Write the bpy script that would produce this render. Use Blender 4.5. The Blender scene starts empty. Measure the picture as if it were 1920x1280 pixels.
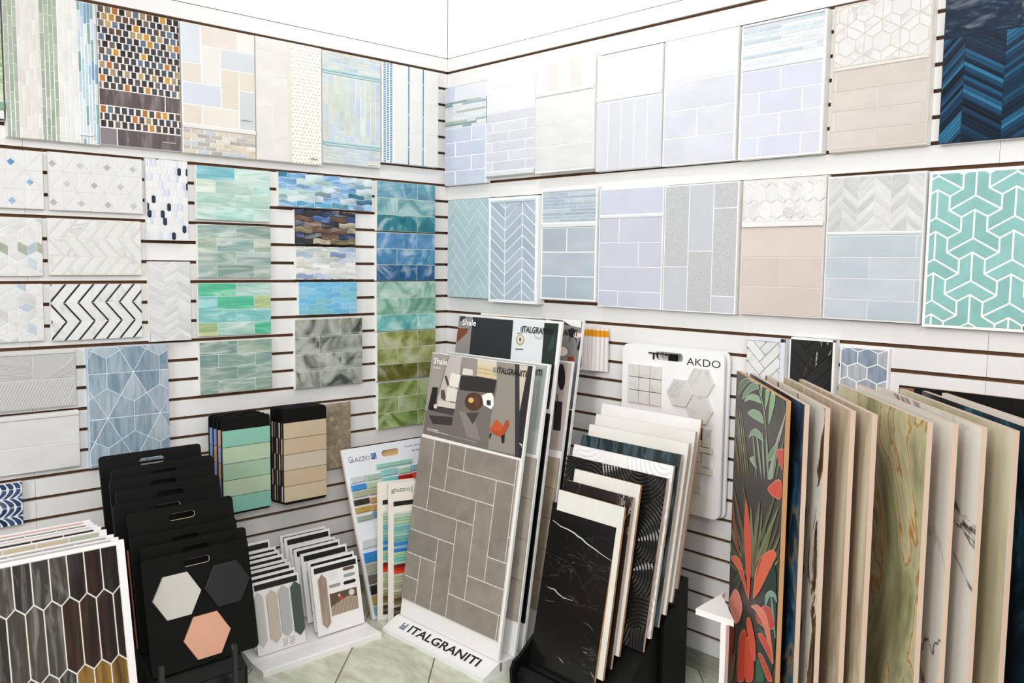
import bpy, bmesh, math, random
from mathutils import Matrix, Vector
random.seed(7)
PI = math.pi
sc = bpy.context.scene
COL = sc.collection

# ------------------------------------------------------------------ camera
cd = bpy.data.cameras.new('camera'); cam = bpy.data.objects.new('camera', cd); COL.objects.link(cam)
cd.sensor_width = 36.0; cd.lens = 1649.35 * 36.0 / 1920.0; cd.clip_start = .05
_yaw, _pit, _rol = 2.38559638, -0.0893274776, 0.0122304037
fw = Vector((math.cos(_yaw)*math.cos(_pit), math.sin(_yaw)*math.cos(_pit), math.sin(_pit)))
rt = Vector((math.sin(_yaw), -math.cos(_yaw), 0)); up = rt.cross(fw)
r2 = rt*math.cos(_rol) + up*math.sin(_rol); u2 = up*math.cos(_rol) - rt*math.sin(_rol)
cam.matrix_world = Matrix(((r2.x, u2.x, -fw.x, 3.365), (r2.y, u2.y, -fw.y, -2.7268), (r2.z, u2.z, -fw.z, 1.5298), (0, 0, 0, 1)))
sc.camera = cam

# ------------------------------------------------------------------ light
w = bpy.data.worlds.new('world'); sc.world = w; w.use_nodes = True
w.node_tree.nodes['Background'].inputs[0].default_value = (.93, .96, 1, 1)
w.node_tree.nodes['Background'].inputs[1].default_value = .45
def area(name, loc, target, size, power, color=(1, 1, 1)):
    l = bpy.data.lights.new(name, 'AREA'); l.shape = 'DISK'; l.size = size; l.energy = power; l.color = color
    o = bpy.data.objects.new(name, l); COL.objects.link(o); o.location = loc
    o.rotation_euler = (Vector(target)-Vector(loc)).to_track_quat('-Z', 'Y').to_euler(); return o
area('ceiling_and_fill_lamp', (1.9, -1.9, 3.12), (1.6, -1.6, 0), 1.5, 34, (1, .99, .975))
area('ceiling_and_fill_lamp', (3.7, -3.3, 3.12), (1.5, -1.2, .5), 1.2, 50, (1, .99, .98))
area('ceiling_and_fill_lamp', (6.1, -4.1, 2.9), (1.0, -.8, .6), 1.6, 150, (1, .985, .97))  # unseen fill lamp beyond the ceiling edge, added to lift the lower walls
area('ceiling_and_fill_lamp', (3.1, -6.3, 2.7), (1.3, -.3, -.4+.8), 1.6, 205, (1, .985, .97))  # second added fill, behind the camera, brightens the lower right wall
area('spot_lamp', (1.0, -.9, 3.1), (.55, 0, 2.35), .15, 11, (.97, .985, 1))
sc.view_settings.exposure = -.56
sc.view_settings.view_transform = 'Standard'; sc.view_settings.look = 'None'
sc.view_settings.gamma = 1; sc.view_settings.use_curve_mapping = False

# ------------------------------------------------------------------ materials
def H(s):
    s = s.lstrip('#'); c = [int(s[i:i+2], 16)/255 for i in (0, 2, 4)]
    return tuple((x/12.92 if x <= .04045 else ((x+.055)/1.055)**2.4) for x in c) + (1,)
class NT:
    def __init__(s, name):
        s.m = bpy.data.materials.new(name); s.m.use_nodes = True; s.t = s.m.node_tree; s.b = s.t.nodes['Principled BSDF']
    def n(s, typ, **k):
        nd = s.t.nodes.new(typ)
        for a, v in k.items():
            if a.startswith('_'): setattr(nd, a[1:], v)
            else:
                i = nd.inputs[int(a[1:])] if a[0] == 'i' and a[1:].isdigit() else nd.inputs[a.replace('__', ' ')]
                if isinstance(v, bpy.types.NodeSocket): s.t.links.new(v, i)
                else: i.default_value = v
        return nd
    def set(s, **k):
        for a, v in k.items():
            i = s.b.inputs[a.replace('__', ' ')]
            if isinstance(v, bpy.types.NodeSocket): s.t.links.new(v, i)
            else: i.default_value = v
    def coord(s, scale=(1, 1, 1), rnd=True, rot=(0, 0, 0)):
        tc = s.n('ShaderNodeTexCoord').outputs['Object']
        if rnd:
            oi = s.n('ShaderNodeObjectInfo').outputs['Random']
            mu = s.n('ShaderNodeMath', _operation='MULTIPLY', i0=oi, i1=37.0).outputs[0]
            cx = s.n('ShaderNodeCombineXYZ', X=mu, Y=mu, Z=mu).outputs[0]
            tc = s.n('ShaderNodeVectorMath', _operation='ADD', i0=tc, i1=cx).outputs[0]
        return s.n('ShaderNodeMapping', Vector=tc, Scale=scale, Rotation=rot).outputs[0]
    def noise(s, vec, scale, detail=3, rough=.5, dist=0):
        return s.n('ShaderNodeTexNoise', Vector=vec, Scale=scale, Detail=detail, Roughness=rough, Distortion=dist).outputs['Fac']
    def ramp(s, fac, stops):
        r = s.n('ShaderNodeValToRGB', Fac=fac); e = r.color_ramp.elements
        while len(e) < len(stops): e.new(.5)
        for q, (p_, c) in zip(e, stops): q.position = p_; q.color = c if len(c) == 4 else (c[0], c[1], c[2], 1)
        return r.outputs['Color']
    def mix(s, fac, a, b, typ='MIX'):
        return s.n('ShaderNodeMixRGB', _blend_type=typ, Fac=fac, Color1=a, Color2=b).outputs[0]
    def ocol(s): return s.n('ShaderNodeObjectInfo').outputs['Color']
    def bump(s, h, strength=.2, dist=.002):
        s.set(Normal=s.n('ShaderNodeBump', Strength=strength, Distance=dist, Height=h).outputs[0])
G = lambda v: (v, v, v, 1)
_pl = {}
def plain(col, rough=.5, metal=0, name=None):
    k = (col, rough, metal)
    if k not in _pl:
        t = NT(name or 'paint'); c = H(col)
        v = t.noise(t.coord((1, 1, 1)), 9, 2)
        t.set(Base__Color=t.mix(t.n('ShaderNodeMath', _operation='MULTIPLY', i0=v, i1=.05).outputs[0], c, (c[0]*.6, c[1]*.6, c[2]*.6, 1)), Roughness=rough, Metallic=metal)
        _pl[k] = t.m
    return _pl[k]
M = {}
def tilemat(name, rough=.18, sc_=(1, 1, 1), ns=6, lo=.82, hi=1.12, dist=0, bump=0, bs=30, detail=3, coat=0, spec=.5):
    t = NT(name); v = t.coord(sc_); n = t.noise(v, ns, detail, .55, dist)
    r = t.ramp(n, [(.28, G(lo)), (.72, G(min(1, hi)))])
    t.set(Base__Color=t.mix(1, t.ocol(), r, 'MULTIPLY'), Roughness=rough, Coat__Weight=coat, Specular__IOR__Level=spec)
    if bump: t.bump(t.noise(v, bs, 2), bump)
    M[name] = t.m
tilemat('glazed', .16, ns=7, lo=.94, bump=.12, bs=14)
tilemat('handmade', .12, ns=10, sc_=(.6, 1.3, 1), lo=.88, bump=.45, bs=22)
tilemat('satin', .42, ns=9, lo=.93)
tilemat('matte', .75, ns=9, lo=.94)
tilemat('pearl', .1, ns=22, lo=.86, bump=.1, coat=.4)
tilemat('dotted', .3, ns=260, lo=.84, bump=.8, bs=260, detail=0)
tilemat('stone', .62, ns=9, lo=.72, hi=1, dist=.6, bump=.12, bs=60, detail=8)
def swirl(name, dark, light, scale=9, dist=3.2, sc_=(1, 1, 1), rough=.07, hi=.72, seed=0):
    t = NT(name); v = t.coord(sc_); n = t.noise(v, scale, 4, .5, dist)
    c = t.ocol(); d = t.mix(1, c, dark, 'MULTIPLY'); l = t.mix(light, c, G(1))
    f1 = t.ramp(n, [(.34, G(0)), (.52, G(1))]); f2 = t.ramp(n, [(.5, G(0)), (hi, G(1))])
    t.set(Base__Color=t.mix(f2, t.mix(f1, d, c), l), Roughness=rough, Coat__Weight=.5); M[name] = t.m
swirl('swirl_glass', (.42, .58, .66, 1), .42, 6, 2.2)
swirl('olive_glass', (.46, .46, .28, 1), .28, 6, 2.0)
swirl('smoke_glass', (.2, .21, .2, 1), .25, 6, 2.2)
swirl('streak_glass', (.62, .78, .80, 1), .42, 6, 1.0, (1, 6, 1), .12)
swirl('streak_dark', (.4, .42, .5, 1), .3, 7, .8, (1, 3, 1), .08)
swirl('streak_vert', (.72, .78, .82, 1), .14, 9, .6, (6, .8, 1), .18)
swirl('navy_glass', (.25, .3, .4, 1), .22, 7, 2.0, (1, 4, 1), .08, .9)
swirl('wood_gilt', (.25, .22, .2, 1), .03, 5, .6, (7, .6, 1), .22)
def veined(name, vein, scale=5, width=.012, dist=1.5, rough=.25, cloud=.9, sc_=(1, 1, 1), rnd=True, strength=1, rot=(0, 0, 0)):
    t = NT(name); v = t.coord(sc_, rnd, rot); n = t.noise(v, scale, 5, .55, dist)
    a = t.n('ShaderNodeMath', _operation='ABSOLUTE', i0=t.n('ShaderNodeMath', _operation='SUBTRACT', i0=n, i1=.5).outputs[0]).outputs[0]
    m = t.ramp(a, [(0, G(1)), (width, G(0))])
    msk = t.ramp(t.noise(v, scale*.8, 2), [(.46, G(0)), (.62, G(strength))])
    f = t.mix(1, m, msk, 'MULTIPLY')
    base = t.mix(1, t.ocol(), t.ramp(t.noise(v, scale*1.4, 3), [(.3, G(cloud)), (.7, G(1))]), 'MULTIPLY')
    t.set(Base__Color=t.mix(f, base, vein), Roughness=rough); M[name] = t.m
veined('marble', (.42, .43, .45, 1), 7, .05, 1.2, .25, .93, strength=.55)
veined('marble_soft', (.62, .6, .57, 1), 12, .05, 1, .3, .9, sc_=(1, 3, 1), strength=.5)
veined('black_marble', (.06, .06, .058, 1), 6, .006, .5, .25, .8, rnd=False, rot=(0, 0, .6), sc_=(.7, 2, 1))
veined('brown_marble', (.75, .7, .66, 1), 4, .006, .6, .15, .8, sc_=(3, .6, 1))
veined('white_black_vein', (.02, .022, .02, 1), 1.5, .014, 1.5, .3, .95)
def layered(name, stops, scale=2, dist=2, sc_=(1, 1, 1), rough=.25, detail=6, b=0, wave=False):
    t = NT(name); v = t.coord(sc_, False); n = t.noise(v, scale, detail, .55, dist)
    t.set(Base__Color=t.ramp(n, [(p_, H(c)) for p_, c in stops]), Roughness=rough)
    if b: t.bump(n, b)
    M[name] = t.m
layered('onyx', [(.30, '#4a4626'), (.36, '#8a8460'), (.42, '#a5a47e'), (.47, '#c2bd98'), (.482, '#a07c42'), (.487, '#c9923c'), (.50, '#d6cba4'), (.56, '#b3b48f'), (.60, '#dcd4b4'), (.615, '#c99a4a'), (.63, '#d3cba6'), (.7, '#8f906a')], 2.1, 1.5, (1.3, .75, 1), .2, 4)
layered('travertine', [(.3, '#a99880'), (.46, '#c6b79f'), (.52, '#b09f86'), (.58, '#c9bba4'), (.7, '#d9cdb9')], 3, .5, (3.2, .5, 1), .5)
layered('navy_print', [(.3, '#04080f'), (.44, '#0d2b40'), (.52, '#1b5470'), (.56, '#7b6a4a'), (.6, '#12384e'), (.8, '#0a1824')], 5, 1.4, (1, .6, 1), .3)
layered('floral_print', [(.36, '#241a12'), (.43, '#6d4c32'), (.455, '#d6d4c8'), (.6, '#d9dad2'), (.66, '#8f9a90'), (.7, '#2a3430')], 6, 1.8, (1.2, .7, 1), .35)
layered('beige_olive', [(.3, '#a9a17c'), (.5, '#cfc8ae'), (.6, '#dcd6c2'), (.75, '#a59e6c')], 2.2, .8, (2, .4, 1), .35)
layered('navy_marble', [(.3, '#05090d'), (.5, '#0f2430'), (.6, '#1c4254'), (.66, '#3a6f80'), (.8, '#0b1a24')], 4, 1.8, (1, .7, 1), .15)
layered('white_porcelain', [(.3, '#dcdad4'), (.7, '#eceae5')], 3, .5, (1, 1, 1), .4)
layered('teal_glaze', [(.3, '#07100f'), (.46, '#16282c'), (.56, '#3d4f58'), (.7, '#101c1c')], 7, .8, (4, .7, 1), .1)
layered('concrete_print', [(.3, '#7f776d'), (.7, '#a0978c')], 4, .8, (1, 1, 1), .6)
layered('black_smooth', [(.3, '#040505'), (.7, '#080909')], 4, .5, (1, 1, 1), .5); M['black_smooth'].node_tree.nodes['Principled BSDF'].inputs['Specular IOR Level'].default_value = .25
layered('mdf', [(.3, '#4a2a0e'), (.7, '#5f3a16')], 30, .5, (1, 1, 1), .75)
layered('drywall', [(.3, '#f1f0ef'), (.7, '#f6f5f4')], 3, .2, (1, 1, 1), .7)
layered('floor_grout', [(.3, '#6e6a55'), (.7, '#837e68')], 20, .2, (1, 1, 1), .8)
layered('base_stone', [(.3, '#8b8b7c'), (.7, '#b4b3a5')], 4, 1.2, (1, 1, 3), .4)
t = NT('floor_tile'); v = t.coord((1, 2.2, 1)); n = t.noise(v, 3.2, 8, .62, 1.6); n2 = t.noise(v, 11, 4)
t.set(Base__Color=t.mix(t.ramp(n2, [(.45, G(0)), (.9, G(.5))]), t.ramp(n, [(.28, H('#a3a892')), (.42, H('#c4c8b4')), (.55, H('#d6d8c8')), (.7, H('#e6e4d8'))]), H('#87836a')), Roughness=.28)
M['floor_tile'] = t.m
t = NT('slat_laminate'); v = t.coord((1, 1, 1))
t.set(Base__Color=t.ramp(t.noise(v, 2), [(.3, H('#e0dfde')), (.7, H('#e6e5e4'))]), Roughness=.24); M['slat'] = t.m
WHITE = plain('#efeeec', .4, name='white_laminate'); EDGE = plain('#e9e3da', .6, name='board_edge'); BLACK = M['black_smooth']
GROUT = plain('#f0efec', .8, name='white_grout'); WOODE = plain('#b98a5c', .7, name='wood_edge'); PINKE = plain('#c6ad9b', .6, name='clay_edge')
LET = plain('#101010', .6, name='black_ink'); LETW = plain('#f4f4f2', .6, name='white_ink'); PASTEL = plain('#f1f2f4', .6, name='primed')

# ------------------------------------------------------------------ geometry helpers
def frame(x, y, z, yaw, lean=0.0):
    ya, le = math.radians(yaw), math.radians(lean)
    u = Vector((math.cos(ya), math.sin(ya), 0)); n = Vector((math.sin(ya), -math.cos(ya), 0))
    v = Vector((0, 0, math.cos(le))) - n*math.sin(le); nn = u.cross(v)
    return Matrix(((u.x, v.x, nn.x, x), (u.y, v.y, nn.y, y), (u.z, v.z, nn.z, z), (0, 0, 0, 1)))
def link(name, me, mats=None, parent=None, loc=None, mw=None, color=None):
    o = bpy.data.objects.new(name, me); COL.objects.link(o)
    if me is not None and mats is not None and not me.materials:
        for m in (mats if isinstance(mats, (list, tuple)) else [mats]): me.materials.append(m)
    if parent: o.parent = parent
    if loc is not None: o.location = loc
    if mw is not None: o.matrix_world = mw
    if color is not None: o.color = color
    return o
def tag(o, label=None, cat=None, group=None, kind=None):
    for k, v in (('label', label), ('category', cat), ('group', group), ('kind', kind)):
        if v: o[k] = v
    return o
def empty(name, mw, label, cat, group=None):
    o = bpy.data.objects.new(name, None); o.empty_display_size = .05; COL.objects.link(o); o.matrix_world = mw
    return tag(o, label, cat, group)
def mesh(name, vs, fs, mi=None):
    me = bpy.data.meshes.new(name); me.from_pydata([tuple(v) for v in vs], [], fs)
    if mi: me.polygons.foreach_set('material_index', mi)
    me.update(); return me
def boxes(name, L, mi=None):
    vs, fs = [], []
    for (x0, y0, z0, x1, y1, z1) in L:
        b = len(vs); vs += [(x0, y0, z0), (x1, y0, z0), (x1, y1, z0), (x0, y1, z0), (x0, y0, z1), (x1, y0, z1), (x1, y1, z1), (x0, y1, z1)]
        fs += [tuple(b+i for i in f) for f in ((3, 2, 1, 0), (4, 5, 6, 7), (0, 1, 5, 4), (1, 2, 6, 5), (2, 3, 7, 6), (3, 0, 4, 7))]
    return mesh(name, vs, fs, mi)
def slab_mesh(w, h, d):           # front face (slot 0) at z=0, rest slot 1
    return boxes('slab', [(0, 0, -d, w, h, 0)], [1, 0, 1, 1, 1, 1])
def prism_y(name, prof, y0, y1):  # profile in x,z extruded along y
    n = len(prof); vs = [(x, y0, z) for x, z in prof] + [(x, y1, z) for x, z in prof]
    fs = [tuple(range(n))[::-1], tuple(range(n, 2*n))] + [(i, (i+1) % n, n+(i+1) % n, n+i) for i in range(n)]
    me = mesh(name, vs, fs); bm = bmesh.new(); bm.from_mesh(me); bmesh.ops.recalc_face_normals(bm, faces=bm.faces); bm.to_mesh(me); bm.free(); return me
def prism_x(name, prof, x0, x1):
    n = len(prof); vs = [(x0, y, z) for y, z in prof] + [(x1, y, z) for y, z in prof]
    fs = [tuple(range(n)), tuple(range(n, 2*n))[::-1]] + [(i, (i+1) % n, n+(i+1) % n, n+i) for i in range(n)]
    me = mesh(name, vs, fs); bm = bmesh.new(); bm.from_mesh(me); bmesh.ops.recalc_face_normals(bm, faces=bm.faces); bm.to_mesh(me); bm.free(); return me
def rrect(x0, y0, x1, y1, r, n=5):
    P = []
    for cx, cy, a in ((x1-r, y0+r, -90), (x1-r, y1-r, 0), (x0+r, y1-r, 90), (x0+r, y0+r, 180)):
        for i in range(n+1):
            t = math.radians(a+90*i/n); P.append((cx+r*math.cos(t), cy+r*math.sin(t)))
    return P
def plate(name, outer, holes, d, z=0):   # z=front plane
    bm = bmesh.new(); loops = []
    for L in [outer]+holes:
        vs = [bm.verts.new((x, y, z)) for x, y in L]; loops.append(vs)
        for i in range(len(vs)): bm.edges.new((vs[i], vs[(i+1) % len(vs)]))
    bmesh.ops.triangle_fill(bm, use_beauty=True, use_dissolve=False, edges=bm.edges[:])
    r = bmesh.ops.extrude_face_region(bm, geom=bm.faces[:])
    bmesh.ops.translate(bm, vec=(0, 0, -d), verts=[e for e in r['geom'] if isinstance(e, bmesh.types.BMVert)])
    bmesh.ops.recalc_face_normals(bm, faces=bm.faces[:])
    me = bpy.data.meshes.new(name); bm.to_mesh(me); bm.free(); return me
def area2(P): return sum(P[i][0]*P[(i+1) % len(P)][1]-P[(i+1) % len(P)][0]*P[i][1] for i in range(len(P)))/2
def clip(P, x0, y0, x1, y1):
    for ax, lim, sg in ((0, x0, 1), (0, x1, -1), (1, y0, 1), (1, y1, -1)):
        Q = []; n = len(P)
        for i in range(n):
            a, b = P[i], P[(i+1) % n]; da, db = (a[ax]-lim)*sg, (b[ax]-lim)*sg
            if da >= 0: Q.append(a)
            if (da > 0 and db < 0) or (da < 0 and db > 0):
                t = da/(da-db); Q.append((a[0]+(b[0]-a[0])*t, a[1]+(b[1]-a[1])*t))
        P = Q
        if len(P) < 3: return []
    R = []
    for q in P:
        if not R or (abs(q[0]-R[-1][0])+abs(q[1]-R[-1][1])) > 2e-4: R.append(q)
    if len(R) > 1 and (abs(R[0][0]-R[-1][0])+abs(R[0][1]-R[-1][1])) < 2e-4: R.pop()
    return R if len(R) >= 3 else []
def inset(P, g):
    if g <= 0: return P
    if area2(P) < 0: P = P[::-1]
    n = len(P); R = []
    for i in range(n):
        p0, p1, p2 = P[i-1], P[i], P[(i+1) % n]
        a = (p1[0]-p0[0], p1[1]-p0[1]); b = (p2[0]-p1[0], p2[1]-p1[1]); la = math.hypot(*a); lb = math.hypot(*b)
        na = (-a[1]/la, a[0]/la); nb = (-b[1]/lb, b[0]/lb)
        k = 1+na[0]*nb[0]+na[1]*nb[1]; k = max(k, .35)
        R.append((p1[0]+g*(na[0]+nb[0])/k, p1[1]+g*(na[1]+nb[1])/k))
    return R
_mc = {}
def tile(parent, P, z0, t, mat, col, gap=.002, bev=.0008, name='tile', box=None, thick_in=None):
    if box: P = clip(P, *box)
    if len(P) < 3: return None
    if area2(P) < 0: P = P[::-1]
    if area2(P) < 2.2e-5: return None
    P = inset(P, gap/2)
    if area2(P) < 1e-5: return None
    cx = sum(p[0] for p in P)/len(P); cy = sum(p[1] for p in P)/len(P)
    Q = [(p[0]-cx, p[1]-cy) for p in P]
    key = (tuple((round(x, 4), round(y, 4)) for x, y in Q), t, bev, mat.name)
    me = _mc.get(key)
    if me is None:
        I = inset(Q, bev); n = len(Q)
        vs = [(x, y, 0) for x, y in Q]+[(x, y, t-bev*.8) for x, y in Q]+[(x, y, t) for x, y in I]
        fs = [tuple(range(n))[::-1], tuple(range(2*n, 3*n))]
        for i in range(n):
            j = (i+1) % n; fs += [(i, j, n+j, n+i), (n+i, n+j, 2*n+j, 2*n+i)]
        me = mesh(name, vs, fs); me.materials.append(mat); _mc[key] = me
    c = H(col) if isinstance(col, str) else col; k = 1-.16*(.3*c[0]+.6*c[1]+.1*c[2])
    return link(name, me, None, parent, (cx, cy, z0), color=(c[0]*k, c[1]*k, c[2]*k, 1))
def jit(col, a=.04):
    c = H(col); k = 1+random.uniform(-a, a)
    return (min(1, c[0]*k), min(1, c[1]*k), min(1, c[2]*k), 1)
def decal(parent, items, z, name='printed_picture', rough=.35, step=6e-5):
    vs, fs, mi, mats = [], [], [], []
    for i, (P, c) in enumerate(items):
        P = [tuple(q) for q in P]
        if area2(P) < 0: P = P[::-1]
        if abs(area2(P)) < 1e-7: continue
        m = plain(c, rough, name='ink')
        if m not in mats: mats.append(m)
        b = len(vs); vs += [(x, y, z+i*step) for x, y in P]; fs.append(tuple(range(b, b+len(P)))); mi.append(mats.index(m))
    return link(name, mesh(name, vs, fs, mi), mats, parent)
def text(parent, s, x, y, w, h, z, mat, name='lettering', bold=0.0):
    cu = bpy.data.curves.new('t', 'FONT'); cu.body = s; cu.size = 1; cu.extrude = 0; cu.offset = bold; cu.resolution_u = 3
    o = bpy.data.objects.new('t', cu); COL.objects.link(o)
    dg = bpy.context.evaluated_depsgraph_get(); me = bpy.data.meshes.new_from_object(o.evaluated_get(dg)); bpy.data.objects.remove(o)
    xs = [v.co.x for v in me.vertices]; ys = [v.co.y for v in me.vertices]
    kx = w/(max(xs)-min(xs)); ky = h/(max(ys)-min(ys)); mx, my = min(xs), min(ys)
    for v in me.vertices: v.co = ((v.co.x-mx)*kx, (v.co.y-my)*ky, 0)
    me.materials.clear(); me.materials.append(mat); me.name = name
    return link(name, me, None, parent, (x, y, z))

# ------------------------------------------------------------------ the room
G0, PITCH = 2.431, .0762
def struct(name, me, mat, **k): return tag(link(name, me, mat, **k), kind='structure')
wl = struct('wall_left', boxes('wall_left', [(-.12, -4.2, 0, -.011, .0, 3.15)]), M['mdf'])
wr = struct('wall_right', boxes('wall_right', [(-.12, .011, 0, 4.8, .12, 3.15)]), M['mdf'])
struct('trim_1', boxes('plaster', [(-.011, -4.2, 2.5, -.003, 0, 3.15)]), M['drywall'])
struct('trim_2', boxes('plaster', [(-.003, .003, 2.5, 4.8, .011, 3.15)]), M['drywall'])
struct('ceiling', boxes('ceiling', [(-.12, -5, 3.15, 4.8, .12, 3.2)]), M['drywall'])
struct('baseboard_left', boxes('bb', [(-.011, -4.2, 0, -.002, 0, .074)]), M['base_stone'])
struct('baseboard_right', boxes('bb', [(-.002, .002, 0, 4.8, .011, .074)]), M['base_stone'])
rows = [(G0+.006, 2.496)]+[(G0-.0762*(k+1)+.006, G0-.0762*k-.006) for k in range(30)]+[(.077, G0-.0762*30-.006)]
jl = [-4.2, -1.858, 0.0]; jr = [0.0, 2.4703, 4.8]
for i in range(2):
    y0, y1 = jl[i]+.0006, jl[i+1]-.0006
    for z0, z1 in rows:
        key = ('sl', i, round(z1-z0, 4)); me = _mc.get(key)
        if not me:
            h = z1-z0; me = boxes('slat', [(-.011, 0, 0, 0, y1-y0, h)], [1, 1, 1, 0, 1, 1]); me.materials.append(M['slat']); me.materials.append(M['slat']); _mc[key] = me
        link('slat', me, None, wl, (0, y0, z0))
for i in range(2):
    x0, x1 = jr[i]+(.0006 if i else .0), jr[i+1]-.0006
    for z0, z1 in rows:
        key = ('sr', i, round(z1-z0, 4)); me = _mc.get(key)
        if not me:
            h = z1-z0; me = boxes('slat', [(0, 0, 0, x1-x0, .011, h)]); me.materials.append(M['slat']); _mc[key] = me
        link('slat', me, None, wr, (x0, 0, z0))
# diagonal floor tiles
fl = struct('floor', boxes('floor', [(-.12, -5, -.05, 4.8, .12, -.004)]), M['floor_grout'])
ST = .3365; S0, T0 = -.267, .955; r = math.sqrt(.5)
for i in range(-10, 14):
    for j in range(-3, 24):
        s0, t0 = S0+i*ST, T0+(j-6)*ST
        C = [((s+t_)*r, (s-t_)*r) for s, t_ in ((s0, t0), (s0, t0+ST), (s0+ST, t0+ST), (s0+ST, t0))]
        if max(c[0] for c in C) < 0 or min(c[0] for c in C) > 4.6 or min(c[1] for c in C) > 0 or max(c[1] for c in C) < -2.9: continue
        tile(fl, C, -.009, .009, M['floor_tile'], '#ffffff', gap=.005, bev=.001, name='floor_tile', box=(-.01, -4, 4.8, .01))
# ------------------------------------------------------------------ sample panels hung on the slatwalls
PD = {
'strip_left':('L',-1.911,1.929,0.295,0.488,0.030),
'dark_mosaic':('L',-1.614,1.934,0.294,0.484,0.030),
'block_beige':('L',-1.313,1.932,0.298,0.487,0.030),
'pebble_white':('L',-1.009,1.933,0.298,0.487,0.030),
'pearl_glass':('L',-0.703,1.946,0.294,0.471,0.030),
'blue_bar':('L',-0.399,1.975,0.320,0.443,0.030),
'diamond_blue':('L',-2.028,1.693,0.225,0.194,0.020),
'diamond_grey':('L',-1.784,1.693,0.318,0.200,0.020),
'hex_tiny':('L',-1.452,1.598,0.156,0.302,0.025),
'glass_a':('L',-1.261,1.683,0.311,0.208,0.020),
'glass_b':('L',-1.259,1.455,0.311,0.210,0.020),
'glass_c':('L',-1.262,1.225,0.311,0.210,0.020),
'glass_d':('L',-1.260,0.993,0.311,0.210,0.020),
'wave_blue':('L',-0.911,1.753,0.464,0.140,0.020),
'wave_dark':('L',-0.836,1.598,0.300,0.144,0.020),
'wave_white':('L',-0.833,1.448,0.297,0.140,0.020),
'wave_cyan':('L',-0.821,1.295,0.291,0.141,0.020),
'smoke_grey':('L',-0.840,0.978,0.338,0.298,0.020),
'stack_blue1':('L',-0.422,1.667,0.335,0.225,0.020),
'stack_blue2':('L',-0.425,1.440,0.337,0.220,0.020),
'stack_green':('L',-0.424,1.207,0.342,0.229,0.020),
'stack_olive1':('L',-0.421,0.976,0.340,0.228,0.020),
'stack_olive2':('L',-0.417,0.751,0.338,0.219,0.020),
'cube_a':('L',-2.037,1.464,0.225,0.199,0.020),
'cube_b':('L',-2.045,1.238,0.229,0.198,0.020),
'chev_white':('L',-1.792,1.466,0.316,0.199,0.020),
'chev_black':('L',-1.792,1.235,0.313,0.200,0.020),
'zig_white':('L',-1.451,1.215,0.158,0.303,0.025),
'grey_relief':('L',-2.070,1.002,0.352,0.203,0.025),
'white_two':('L',-2.078,0.780,0.365,0.203,0.025),
'tri_blue':('L',-1.678,0.763,0.291,0.441,0.025),
'leaf_navy':('L',-2.023,0.601,0.119,0.151,0.020),
'hex_beige':('L',-0.691,0.605,0.126,0.295,0.020),
'top_lav':('R',0.018,1.893,0.297,0.458,0.030),
'top_white_brick':('R',0.318,1.917,0.313,0.439,0.030),
'top_stripe':('R',0.649,1.910,0.329,0.458,0.045),
'top_vert':('R',0.980,1.897,0.322,0.452,0.030),
'top_marb':('R',1.312,1.895,0.313,0.456,0.030),
'top_strip':('R',1.641,1.893,0.309,0.454,0.035),
'top_diam':('R',1.972,1.892,0.307,0.454,0.030),
'top_navy':('R',2.311,1.889,0.305,0.429,0.030),
'mid_herr':('R',0.043,1.362,0.294,0.461,0.030),
'mid_chev':('R',0.363,1.351,0.313,0.468,0.050),
'mid_lin':('R',0.678,1.375,0.316,0.466,0.030),
'mid_lav':('R',1.006,1.358,0.319,0.468,0.030),
'mid_colm':('R',1.330,1.357,0.318,0.466,0.030),
'mid_pink':('R',1.663,1.360,0.308,0.463,0.030),
'mid_pale':('R',1.975,1.361,0.309,0.455,0.030),
'teal_tri':('R',2.292,1.354,0.336,0.458,0.030),
's_herr':('R',1.701,1.068,0.146,0.216,0.030),
's_black':('R',1.864,1.075,0.161,0.218,0.030),
's_hex':('R',2.037,1.069,0.158,0.207,0.020),
'akdo':('R',1.160,0.605,0.464,0.620,0.050),

}
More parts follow.
